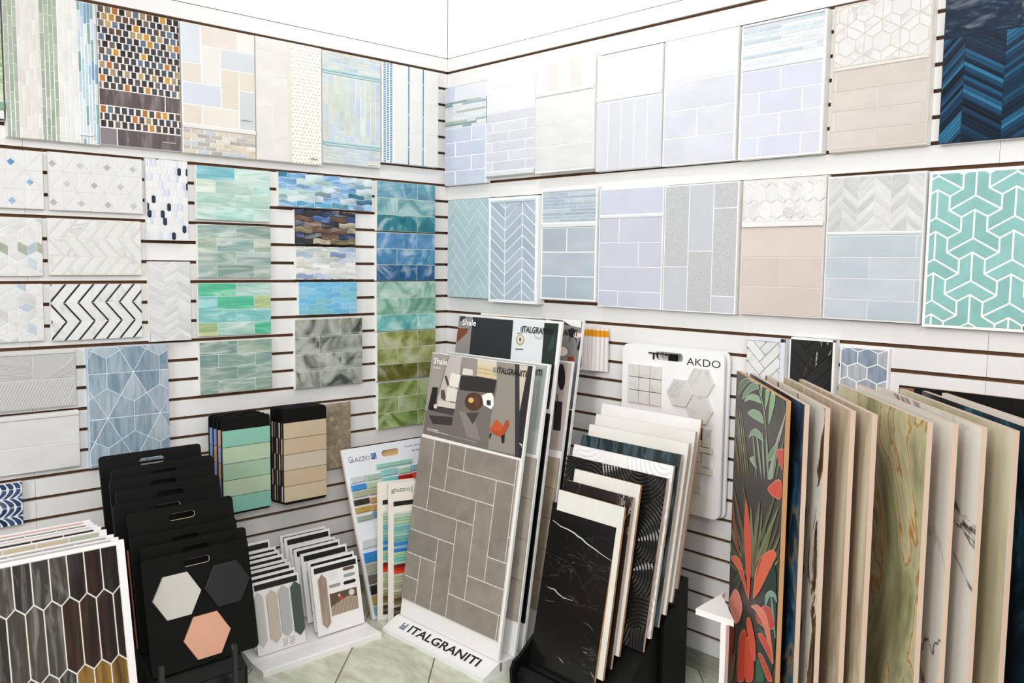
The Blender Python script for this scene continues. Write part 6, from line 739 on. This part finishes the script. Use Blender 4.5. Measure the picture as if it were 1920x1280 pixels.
SLB = [(.076, 1.161, -.542, 10.6, .313, 'black_marble', '#141312', 'front slab of the black rack, black marble with thin white veins', '#b9b6b0'),
 (.122, 1.186, -.521, 9.2, .313, 'white_porcelain', '#f2f2f0', 'small white slab directly behind the front black marble', None),
 (.153, 1.190, -.487, 9.4, .314, 'brown_marble', '#2b2422', 'dark brown marble slab with upright pale veins', '#8a8178'),
 (.193, 1.204, -.458, 9.2, .311, 'white_porcelain', '#efece6', 'small cream slab behind the dark brown marble', None),
 (.227, 1.125, -.426, 10.4, .469, 'relief_black', '#1c1b1a', 'black slab with carved wave relief', None),
 (.265, 1.130, -.393, 10.2, .469, 'relief_white', '#efeeec', 'white slab with carved ripple relief behind the black wave slab', None),
 (.304, 1.150, -.372, 10.2, .463, 'teal_glaze', '#ffffff', 'glossy dark teal slab among the white ones', None),
 (.340, 1.156, -.340, 10.4, .463, 'white_porcelain', '#f2f2f0', 'plain white slab just behind the dark teal slab', None),
 (.377, 1.160, -.309, 10.6, .462, 'white_porcelain', '#f1f1ee', 'plain white slab, second from the back of the black rack', None),
 (.413, 1.152, -.270, 11.0, .462, 'handmade', '#f1f0ee', 'white slab with faint ripples, rearmost in the black rack', None)]
def relief(w_, h_, seed, amp, freq):
    rnd = random.Random(seed); C = []
    for _ in range(26):
        an = rnd.uniform(0, 2*PI); cx, cy = rnd.uniform(-.03, w_+.03), rnd.uniform(-.03, h_+.03); C.append((cx, cy, cx+.10*math.cos(an), cy+.10*math.sin(an)))
    nx, ny = int(w_/.0026), int(h_/.0026); vs = []; fs = []
    for j in range(ny+1):
        for i in range(nx+1):
            x, y = w_*i/nx, h_*j/ny; c = min(C, key=lambda c: (x-c[0])**2+(y-c[1])**2)
            vs.append((x, y, amp*math.sin(math.hypot(x-c[2], y-c[3])*freq)))
    for j in range(ny):
        for i in range(nx): a = j*(nx+1)+i; fs.append((a, a+1, a+nx+2, a+nx+1))
    me = mesh('relief', vs, fs); me.polygons.foreach_set('use_smooth', [True]*len(fs)); return me
for i, (z0, x, y, le, w_, mt, col, lab, _e) in enumerate(SLB):
    mw = frame(x, y, z0, -1, le); ed = WOODE if i in (0, 1, 3, 5, 9) else PINKE
    if mt.startswith('relief'):
        r = empty('sample_slab', mw, lab, 'sample slab', 'slabs on the black stepped stand')
        link('slab_body', slab_mesh(w_, .59, .009), [WHITE if 'white' in mt else BLACK, PINKE], r)
        k = link('relief_face', relief(w_, .59, 5+i, .0024 if 'black' in mt else .0012, 480 if 'black' in mt else 330), [plain(col, .1 if 'black' in mt else .3, name='relief_glaze')], r, (0, 0, .0018))
    else:
        o = link('sample_slab', slab_mesh(w_, .59, .009), [M[mt], ed], None, mw=mw, color=H(col)); tag(o, lab, 'sample slab', 'slabs on the black stepped stand')
        if i == 0: decal(o, DEC['veins'], .0004, name='white_vein')

# ------------------------------------------------------------------ row of big slabs on the right
LS = [(1.875, -.364), (1.934, -.384), (1.990, -.392), (2.046, -.383), (2.100, -.392), (2.219, -.393), (2.262, -.370), (2.317, -.367), (2.374, -.357), (2.43, -.349), (2.479, -.343)]
SM = [('matt_ground', 'front large slab printed with jungle leaves and coral red flowers', WOODE), ('navy_print', 'large dark blue foliage slab behind the jungle slab', PINKE), ('floral_print', 'large white slab printed with brown botanical motifs', PINKE), ('travertine', 'beige travertine slab with the wider visible face', PINKE), ('travertine', 'beige travertine slab just left of the green onyx slab', PINKE),
      ('onyx', 'large green and gold onyx slab', PINKE), ('white_black_vein', 'white slab with black veins right of the green onyx', PINKE), ('white_black_vein', 'second white slab with black veins, left of the olive-tinted one', PINKE), ('beige_olive', 'cream slab with olive tint near the right edge', PINKE), ('navy_marble', 'dark blue marble slab at the right edge', PINKE), ('white_porcelain', 'plain white slab behind the dark blue marble slab', PINKE)]
layered('matt_ground', [(.3, '#33302e'), (.7, '#474341')], 3, .5, (1, 1, 1), .4)
layered('veil', [(.3, '#ffffff'), (.7, '#ffffff')])
for i, ((x, y), (mt, lab, ed)) in enumerate(zip(LS, SM)):
    o = link('large_slab', slab_mesh(.6, 1.203, .0115), [M[mt], ed], None, mw=frame(x, y, .002, -46.4), color=H('#e6e3da')); tag(o, lab, 'slab', 'large slabs standing in a row')
    if i == 0: 
        J = []
        for P, c in DEC['jungle']:
            rc = H(c); red = rc[0] > 2.2*rc[1] and rc[0] > .3; gr = rc[1] >= rc[0] and rc[1] > .15
            if red or (gr and len(P) < 60):
                cx = sum(q[0] for q in P)/len(P); cy = sum(q[1] for q in P)/len(P)
                J.append((P, '#f3a58c' if red else '#c3d6bc')); I = inset(P if area2(P) > 0 else P[::-1], .0016)
                J.append(([(min(.599, max(.001, a)), min(1.2, max(.001, b))) for a, b in I], c))
            else: J.append((P, c))
        decal(o, J, .0004, rough=.4, step=2e-5)
o = link('large_slab', slab_mesh(.62, 1.185, .014), [M['black_smooth'], PINKE], None, mw=frame(2.285, -.15, .002, -3)); tag(o, 'wide black slab standing against the wall behind the slab row', 'slab')
link('copper_corner', boxes('c', [(.001, .9, .0, .045, 1.18, .0012)]), plain('#8a5f47', .4, name='copper'), o)
# little white table
tb = empty('side_table', Matrix.Translation((1.97, -.53, 0)), 'small white table with a chamfered corner beside the jungle slab', 'table'); inv = Matrix.Translation((-1.97, .53, 0))
top = plate('top', [(1.912, -.598), (2.038, -.592), (1.932, -.478), (1.905, -.452), (1.895, -.418)], [], .018, .52)
o = link('table_top', top, WHITE, None); o.parent = tb; o.matrix_parent_inverse = inv
for P in ((1.999, -.598, 0, 2.017, -.580, .502),):
    o = link('leg', boxes('leg', [P]), WHITE, None); o.parent = tb; o.matrix_parent_inverse = inv
# ------------------------------------------------------------------ white stand with cards, by the left wall
cs = empty('card_stand', Matrix.Translation((.28, -.985, 0)), 'white stepped floor stand holding two rows of sample cards', 'display stand')
pr = [(.487, 0), (.487, .018), (.478, .022), (.405, .024), (.12, .094), (.07, .099), (.07, 0)]
o = link('stepped_base', prism_y('b', pr, -1.248, -.725), WHITE, None); o.parent = cs; o.matrix_parent_inverse = Matrix.Translation((-.28, .985, 0))
def shadecards(L, y0, w_, h_, row):
    ords = ['front', 'second', 'third', 'fourth', 'fifth', 'sixth', 'seventh', 'rearmost']
    for i, (x, zt) in enumerate(L):
        mw = frame(x+.055, y0, zt-.266*h_/.276, 90, 12); k = 'rearmost' if i == len(L)-1 else ords[i]
        r = empty('sample_card', mw, '%s white card in the %s row of the white floor stand' % (k, row), 'sample card', 'cards on the white stand, %s row' % row)
        link('card', boxes('card', [(0, 0, -.006, w_, h_, 0)]), plain('#efeeec', .5, name='card'), r)
        link('black_stripe', boxes('stripe', [(.012, h_-.032, 0, w_-.008, h_-.010, .0006)]), LET, r)
        if i == 0:
            yield r
        else:
            for a in range(3): tile(r, [(.02+.06*a, .03), (.037+.06*a, .012), (.054+.06*a, .03), (.054+.06*a, .2), (.037+.06*a, .22), (.02+.06*a, .2)], 0, .005, M['satin'], random.choice(['#c9c5bd', '#8a9399', '#a9a29a']), 0, .0006, 'picket_tile')
R_ = [(.334, .304), (.31, .317), (.255, .336), (.201, .342), (.165, .344), (.122, .371), (.086, .373)]
L_ = [(.329, .297), (.304, .311), (.267, .321), (.235, .326), (.208, .339), (.175, .346), (.148, .356), (.094, .373)]
def picket(r, x0, x1, y0, y1, c, cap=.02, m='streak_vert', t=.006): tile(r, [(x0, y0+cap), ((x0+x1)/2, y0), (x1, y0+cap), (x1, y1-cap), ((x0+x1)/2, y1), (x0, y1-cap)], 0, t, M[m], c, 0, .0006, 'picket_tile')
for r in shadecards(R_, -.958, .217, .276, 'right'):
    picket(r, .024, .060, .024, .238, '#a58e7c')
    for a in [(.142, .199, .228, .241, '#5b4844'), (.142, .199, .201, .214, '#9aa4ab'), (.138, .2, .172, .186, '#15171a'), (.070, .128, .174, .187, '#a49c9c')]:
        tile(r, [(a[0], (a[2]+a[3])/2), (a[0]+.007, a[2]), (a[1]-.007, a[2]), (a[1], (a[2]+a[3])/2), (a[1]-.007, a[3]), (a[0]+.007, a[3])], 0, .0008, M['satin'], a[4], 0, .0002, 'printed_chip')
    it = [([(.070, .064), (.198, .064), (.198, .152), (.070, .152)], '#5f4c3d'), ([(.070, .064), (.198, .064), (.198, .115), (.15, .125), (.070, .10)], '#a99784')]
    for k in range(7): it.append(([(.072+.018*k, .065), (.074+.018*k, .065), (.098+.018*k if .098+.018*k < .198 else .198, .115), (.096+.018*k if .096+.018*k < .197 else .197, .115)], '#6d5848'))
    it += [([(.172+.014*math.cos(q*PI/6), .136+.013*math.sin(q*PI/6)) for q in range(12)], '#d8d2c8'), ([(.12+.008*math.cos(q*PI/4), .126+.009*math.sin(q*PI/4)) for q in range(8)], '#c2483a'), ([(.113+.006*math.cos(q*PI/4), .138+.006*math.sin(q*PI/4)) for q in range(8)], '#e0c08a')]
    decal(r, it, .0005)
    for k in range(5): link('text_line', boxes('l', [(.072, .206+.007*k, 0, .118, .2072+.007*k, .0003)]), plain('#b9b7b4', .6, name='grey_ink'), r)
for r in shadecards(L_, -1.214, .203, .273, 'left'):
    for a in [(.006, .042, .030, .235, '#d5d5d4'), (.056, .100, .032, .234, '#d3c7b8'), (.107, .150, .042, .240, '#c3c5c8'), (.160, .203, .033, .242, '#4f5a58')]: picket(r, *a, .02, 'satin')
    for k in range(5):
        for q in range(2): link('text_line', boxes('l', [(.105+.03*q, .010+.006*k, 0, .127+.03*q, .0115+.006*k, .0003)]), plain('#6b6966', .6, name='grey_ink'), r)
o = link('sample_card', slab_mesh(.10, .27, .006), [plain('#dfdcd8', .5, name='card'), EDGE], None, mw=frame(.095, -1.228, .105, 90, 4)); tag(o, 'blank pale card leaning at the back of the left card row', 'sample card')

# ------------------------------------------------------------------ glass swatch boards leaning in the corner
gb = empty('swatch_board', frame(.321, -.653, .003, 90.1, 19.2), 'white board of coloured glass swatches with a handle slot, leaning on the left wall', 'swatch board')
slot = rrect(.205, .677, .306, .706, .0144)
link('white_board', plate('b', [(0, 0), (.437, 0), (.437, .737), (.006, .737), (0, .73)], [slot], .010), [plain('#eef0f6', .4, name='white_board')], gb)
link('board_back', plate('b', [(0, 0), (.437, 0), (.437, .737), (0, .737)], [], .006, -.0105), plain('#cfa878', .7, name='raw_wood'), gb)
text(gb, 'G', .027, .674, .018, .028, .0004, plain('#5d6068', .5, name='grey_print')); text(gb, 'LAZZIO', .047, .675, .090, .019, .0004, plain('#5d6068', .5, name='grey_print'))
for x in range(3):
    for y in range(3): link('emblem_square', boxes('e', [(.146+x*.0095, .674+y*.0095, 0, .1545+x*.0095, .6825+y*.0095, .0006)]), plain(['#1f3c6c', '#3f6aa8', '#6f93c4'][(x+y*2) % 3], .4, name='blue_print'), gb)
text(gb, 'Crystile Wave', .335, .700, .09, .012, .0004, plain('#2f3a5c', .5, name='navy_print')); text(gb, 'Series', .372, .679, .045, .011, .0004, plain('#2f3a5c', .5, name='navy_print'))
def sw(x0, x1, vt, h, c): tile(gb, [(x0, vt-h), (x1, vt-h), (x1, vt), (x0, vt)], 0, .009, M['pearl'], c, .001, .003, 'glass_swatch')
for vt, h, c in [(.611, .028, '#dfe6e8'), (.576, .027, '#4a9bdc'), (.545, .026, '#b9bfa6'), (.511, .026, '#3d3828'), (.477, .026, '#c7a24e'), (.439, .024, '#a9b6a4'), (.335, .038, '#e3e8e6'), (.280, .044, '#3390dc'), (.230, .04, '#b3b7a2'), (.185, .04, '#6f6a55'), (.14, .04, '#2d2a24'), (.096, .04, '#b59a4e'), (.05, .036, '#7fa3b3')]: sw(.012, .091, vt, h, c)
for vt, c in [(.609, '#bfd9c4'), (.575, '#c6dcb8'), (.545, '#bcbf9f'), (.509, '#d3a066'), (.475, '#cda057'), (.445, '#7a9ab0'), (.333, '#cfd9d4'), (.280, '#2d86c8'), (.230, '#8f9a88')]: sw(.096, .174, vt, .027, c)
for vt, c in [(.619, '#a3dcd8'), (.582, '#7fd0d0')]: sw(.179, .264, vt, .030, c)
for vt, c in [(.613, '#b5d6bf'), (.580, '#b01810')]: sw(.268, .345, vt, .028, c)
for vt, c in [(.617, '#86bccb'), (.583, '#e0481c')]: sw(.349, .425, vt, .028, c)
sw(.159, .358, .648, .022, '#a9dcca')
for k, (x, y, lab) in enumerate(((.338, -.640, 'narrow strip board half hidden behind the named strip board'), (.388, -.620, 'narrow board of thin glass strips with a black bar, standing beside the grey stone board'))):
    r = empty('strip_board', frame(x, y, .001, 75.4, 0), lab, 'swatch board'); link('board', boxes('b', [(0, 0, -.008, .165, .601, 0)]), [plain('#eae4da', .6, name='cream_board')], r)
    if k: text(r, 'glazzio', .012, .556, .085, .026, .0004, plain('#3c5a5c', .5, name='green_print')); 
    if k: link('colour_block', boxes('c', [(.100, .553, 0, .108, .580, .0005)]), plain('#a9b4a6', .5, name='sage_print'), r)
    link('black_bar', boxes('c', [(.022, .502, 0, .155, .522, .0005)]), LET, r)
    cols = ['#dfe8dc', '#c2dcc4', '#a9cdb0', '#bcd8a8', '#9fd0cc', '#78bcc4', '#8fc8bc', '#a3cfc6', '#7fb8b4', '#6cb0b0', '#3f86d8', '#8fc2d8', '#2f78cc', '#b9d6b0', '#9ccf9c', '#6fc4bc', '#a8d4c0', '#7d1210', '#c22418', '#e8431c', '#c9c7ae', '#b7bc9c', '#c3c2a9', '#b0b292', '#a8ab90', '#c9c8b0', '#a09c7c', '#8e8a66', '#5c4c2c', '#7a6c48', '#b5ad8c', '#3c3426', '#6a6450', '#2e2a24']
    for i, c in enumerate(cols): tile(r, [(.022, .478-.0134*(i+1)), (.155, .478-.0134*(i+1)), (.155, .478-.0134*i), (.022, .478-.0134*i)], 0, .004, M['pearl'], c, .0016, .0006, 'glass_strip')

# ------------------------------------------------------------------ hanging swatch decks on the left wall
def deck(y0, zt, h_, w_, n, front_cols, strip_cols, labs, grp, tz0, tz1, ysh, zsh):
    for i in range(n):
        f = i/(n-1); x = .045+.055*f; yy = y0-ysh*(1-f); z0 = zt-h_+zsh*(1-f)
        r = empty('swatch_plate', frame(x, yy, z0, 90), labs[0] if i == n-1 else (labs[1] if i == 0 else labs[2] % ['', 'second', 'third', 'fourth', 'fifth'][min(4, i)]), 'swatch plate', grp)
        link('black_plate', plate('p', rrect(0, 0, w_, h_, .014), [], .005), BLACK, r)
        if i == 0: link('hanging_bracket', boxes('peg', [(.03, h_-.05, -.045, .045, h_-.035, -.005), (w_-.045, h_-.05, -.045, w_-.03, h_-.035, -.005)]), BLACK, r)
        cs_ = front_cols if i == n-1 else [strip_cols[(i+k) % len(strip_cols)] for k in range(5)]
        th = (tz1-tz0)/5
        for k in range(5): tile(r, [(.002, tz1-th*(k+1)-zt+h_), (w_-.001, tz1-th*(k+1)-zt+h_), (w_-.001, tz1-th*k-zt+h_), (.002, tz1-th*k-zt+h_)], 0, .0065, M['satin'], cs_[k], .0022, .0008, 'colour_tile')
deck(-1.214, .905, .393, .208, 4, ['#8ec8b6', '#b9cfb0', '#a5c6aa', '#b9cfb2', '#86c2b4'], ['#8fa3d4', '#7f9fd0', '#d9a890', '#a3acd6', '#c99c88'], ('front plate of the green deck, five mint and sage tiles', 'rear plate of the green deck, nearest the wall', '%s plate from the wall in the green deck'), 'plates of the green swatch deck', .521, .855, .026, .010)
deck(-.948, .915, .407, .206, 6, ['#d3bfa2', '#cfba9c', '#d4c7b4', '#d0ba9a', '#d2c0a4'], ['#e0d3c0', '#8f7a6c', '#3c3433', '#e8e0cc', '#5f5048'], ('front plate of the beige deck, five sand-coloured tiles', 'rear plate of the beige deck, nearest the wall', '%s plate from the wall in the beige deck'), 'plates of the beige swatch deck', .520, .855, .024, .006)
# white brochures hung on the right wall
for k in range(7):
    r = empty('thin_folder', frame(.842+.0155*(6-k) if 0 else .842+.0135*k, -.085+.0105*k, 1.10-.001*k, 0), 'thin white orange-topped folder on the right wall, %s from the front' % ['first', 'second', 'third', 'fourth', 'fifth', 'sixth', 'seventh'][k], 'folder', 'white folders with orange tops')
    link('folder', boxes('f', [(0, 0, -.007, .135, .175, 0)]), [plain('#e9e4e2', .5, name='folder')], r)
    link('orange_band', boxes('f', [(.002, .140, -.0068, .1355, .166, .0008)]), plain('#e09a1c', .5, name='orange_print'), r)
    if k == 0: decal(r, [([(.09, .01), (.134, .01), (.134, .13), (.09, .13)], '#1d4f88'), ([(.10, .03), (.13, .03), (.13, .07), (.10, .06)], '#dfe8ee'), ([(.105, .08), (.133, .09), (.13, .12), (.11, .12)], '#6fa0c8')], .0009)
    if k == 6: link('hook', boxes('h', [(.05, .16, -.03, .06, .165, -.007)]), BLACK, r)
# AKDO boards
for k, (x, y, lab) in enumerate(((1.165, -.022, 'plain white rounded board hung just behind the lettered one'), (1.160, -.048, 'white rounded board lettered in black with stone tile samples and a handle slot'))):
    r = empty('handled_board', frame(x, y, .610, 0, 0), lab, 'sample board')
    sl_ = rrect(.157, .560, .287, .592, .015)
    link('white_board', plate('b', rrect(0, 0, .464, .612, .028), [sl_], .009), [plain('#f0f0f1', .35, name='white_board')], r)
    if k == 0: link('wall_hook', boxes('h', [(.17, .575, -.018, .18, .580, -.009), (.27, .575, -.018, .28, .580, -.009)]), BLACK, r)
    if k:
        text(r, 'AKDO', .303, .553, .146, .027, .0005, LET)
        link('hook', boxes('h', [(.13, .582, .0, .20, .586, .006), (.15, .560, -.020, .156, .586, .004), (.215, .558, -.02, .25, .585, -.006)]), BLACK, r)
        link('dark_joint', boxes('dj', [(.040, .387, 0, .191, .532, .003)]), plain('#1c1c1c', .7, name='dark_joint'), r)
        link('dark_joint', plate('dj', [(.372+.045*math.cos(q*PI/3), .495+.045*math.sin(q*PI/3)) for q in range(6)], [], .002, .002), plain('#1c1c1c', .7, name='dark_joint'), r)
        link('dark_joint', plate('dj', [(.30, .44), (.335, .40), (.40, .43), (.345, .49)], [], .002, .002), plain('#1c1c1c', .7, name='dark_joint'), r)
        for i in range(3):
            for j in range(3): tile(r, [(.036+.053*i, .383+.051*j), (.089+.053*i, .383+.051*j), (.089+.053*i, .434+.051*j), (.036+.053*i, .434+.051*j)], 0, .009, M['marble'], '#e9e7e2', .0025, .001, 'square_tile')
        for cx, cy in ((.372, .495), (.283, .447), (.371, .394)): tile(r, [(cx+.0585*math.cos(q*PI/3), cy+.0585*math.sin(q*PI/3)) for q in range(6)], 0, .010, M['marble'], '#e6e4df', .0008, .0012, 'hexagon_tile')
        for a in [(.388, .262, .42, .330), (.372, .240, .432, .260), (.388, .188, .42, .237), (.374, .163, .432, .186), (.345, .262, .384, .285), (.345, .205, .384, .237), (.352, .163, .371, .2), (.300, .262, .34, .330), (.30, .19, .34, .24)]: tile(r, [(a[0], a[1]), (a[2], a[1]), (a[2], a[3]), (a[0], a[3])], 0, .011, M['marble'], '#e3e0da', .001, .0008, 'woven_tile')
        for a in [(.372, .262, .388, .33), (.345, .24, .372, .262)]: tile(r, [(a[0], a[1]), (a[2], a[1]), (a[2], a[3]), (a[0], a[3])], 0, .004, M['satin'], '#151515', .001, .0005, 'black_dot_tile')
        for a in [(.30, .085, .385, .155)]: tile(r, [(a[0], a[1]), (a[2], a[1]), (a[2], a[3]), (a[0], a[3])], 0, .009, M['marble'], '#dfdbd2', .001, .0008, 'square_tile')

# ------------------------------------------------------------------ black handled boards on a black stepped stand
BB = [(.525, .551), (.490, .583), (.449, .612), (.401, .680), (.330, .700), (.297, .737), (.253, .768), (.215, .796), (.146, .831)]
YO = [-1.692, -1.681, -1.697, -1.687, -1.708, -1.687, -1.692, -1.674, -1.690]
lbl = ['front black handled board with white, charcoal and pink hexagons', 'black handled board second from the front', 'black handled board third from the front', 'black handled board fourth from the front, pale rim in its slot', 'middle black handled board of the stack', 'black handled board fourth from the back', 'black handled board third from the back', 'black handled board second from the back', 'rearmost black handled board, blue wall panel seen through its slot']
for i, ((x, zt), y) in enumerate(zip(BB, YO)):
    r = empty('handled_board', frame(x+.0765, y, zt-.372, 90.6, 11.5), lbl[i], 'sample board', 'black handled boards on the stepped stand')
    sl_ = rrect(.138, .328, .232, .352, .0118, 6)
    link('black_board', plate('b', rrect(0, 0, .372, .378, .014), [sl_], .007), BLACK, r)
    if i in (0, 3, 4): link('slot_rim', plate('s', rrect(.132, .3225, .238, .3575, .0145, 6), [rrect(.1395, .3295, .2305, .3505, .0103, 6)], .0008, -.0072), plain('#d9c9a4', .5, name='raw_core'), r)
    if i == 0:
        for cx, cy, c in ((.104, .243, '#d9d5cf'), (.280, .243, '#27272a'), (.192, .090, '#e5ac92')): tile(r, [(cx+.081*math.cos(q*PI/3), cy+.081*math.sin(q*PI/3)) for q in range(6)], 0, .009, M['satin'], c, 0, .0006, 'hexagon_tile')
    elif i == 2: tile(r, [(-.012, .02), (-.008, .02), (-.008, .34), (-.012, .34)], -.006, .005, M['satin'], '#a05a48', 0, .0004, 'clay_edge_tile')
ks = empty('stepped_stand', Matrix.Translation((.45, -1.51, 0)), 'black stepped floor stand with two upright prongs, holding the black handled boards', 'display stand'); inv = Matrix.Translation((-.45, 1.51, 0))
o = link('stepped_body', prism_y('b', [(.64, 0), (.64, .14), (.61, .160), (.225, .432), (.20, .432), (.20, 0)], -1.70, -1.385), BLACK, None); o.parent = ks; o.matrix_parent_inverse = inv
link('front_panel', boxes('p', [(.641, -1.685, .005, .647, -1.40, .14)]), plain('#121416', .3, name='smoked_plastic'), ks).matrix_parent_inverse = inv
for y in (-1.700, -1.458):
    o = link('prong', boxes('p', [(.640, y-.007, 0, .706, y+.007, .02), (.690, y-.007, .0, .704, y+.007, .262), (.640, y-.007, .10, .69, y+.007, .12)]), plain('#26282b', .25, name='black_steel'), ks); o.matrix_parent_inverse = inv

# ------------------------------------------------------------------ stack of framed sample boards at the lower left
PX = [(.601, .660), (.554, .656), (.512, .655), (.447, .656), (.396, .654), (.360, .652), (.323, .651), (.293, .653)]
FL = ['front white-framed board of long dark hexagons, bronze at its right', 'cream-edged board second from the front of the framed stack', 'cream-edged board third from the front of the framed stack', 'framed board fourth from the front, tan and green tiles at its top', 'framed board fifth from the front, black tiles along its top', 'framed board third from the back of the stack', 'framed board second from the back, dark teal line along its top', 'rearmost board of the framed stack, coral line along its top']
TC = [None, ['#b9b9b4'], ['#a9a9a0'], ['#cdbfa4', '#b5bfaa'], ['#15151a'], ['#c9b79c'], ['#24505a'], ['#e2a58e']]
for i, (x, zt) in enumerate(PX):
    r = empty('framed_sample_board', frame(x+.1135, -2.37, zt-.58, 90, 11), FL[i], 'sample board', 'framed boards in the lower left stack')
    link('white_frame', boxes('f', [(0, 0, -.012, .022, .59, .001), (.578, 0, -.012, .6, .59, .001), (.022, .578 if i == 0 else .586, -.012, .578, .59, .001), (.022, 0, -.012, .578, .012, .001)]), plain('#f3eff0', .5, name='white_frame'), r)
    link('grout', boxes('g', [(.022, .012, -.012, .578, .578 if i == 0 else .586, -.0022)]), plain('#efe9e2', .7, name='white_grout'), r)
    if i == 0:
        for k in range(0, 12):
            for j in range(-1, 4):
                cx = .578-.0486*k-(.0 if (j % 2) else .0243)+.0243*0; y0 = .0225+.205*j+.0 
                P = [(cx-.0243, y0+.022), (cx, y0), (cx+.0243, y0+.022), (cx+.0243, y0+.205), (cx, y0+.227), (cx-.0243, y0+.205)]
                xg = cx
                if xg > .425: c = random.choice(['#2a1a10', '#1c1009', '#35200f']) if y0 > .14 else random.choice(['#7c5a22', '#8a6628'])
                else: c = random.choice(['#36322c', '#403c34', '#48443a'])
                tile(r, P, -.008, .0078, M['wood_gilt'] if xg > .425 else M['streak_vert'], jit(c, .12), .0042, .0008, 'long_hexagon_tile', (.022, .012, .578, .578))
    else:
        n = 6
        for k in range(n): tile(r, [(.024+.0925*k, .45), (.1145+.0925*k, .45), (.1145+.0925*k, .585), (.024+.0925*k, .585)], -.008, .0085, M['satin'], random.choice(TC[i]), .003, .0005, 'tile')
o = tag(link('board_rack', prism_y('rk', [(.80, 0), (.80, .05), (.74, .075), (.33, .065), (.30, .0)], -2.38, -1.76), BLACK), 'low black floor rack under the framed board stack', 'rack')
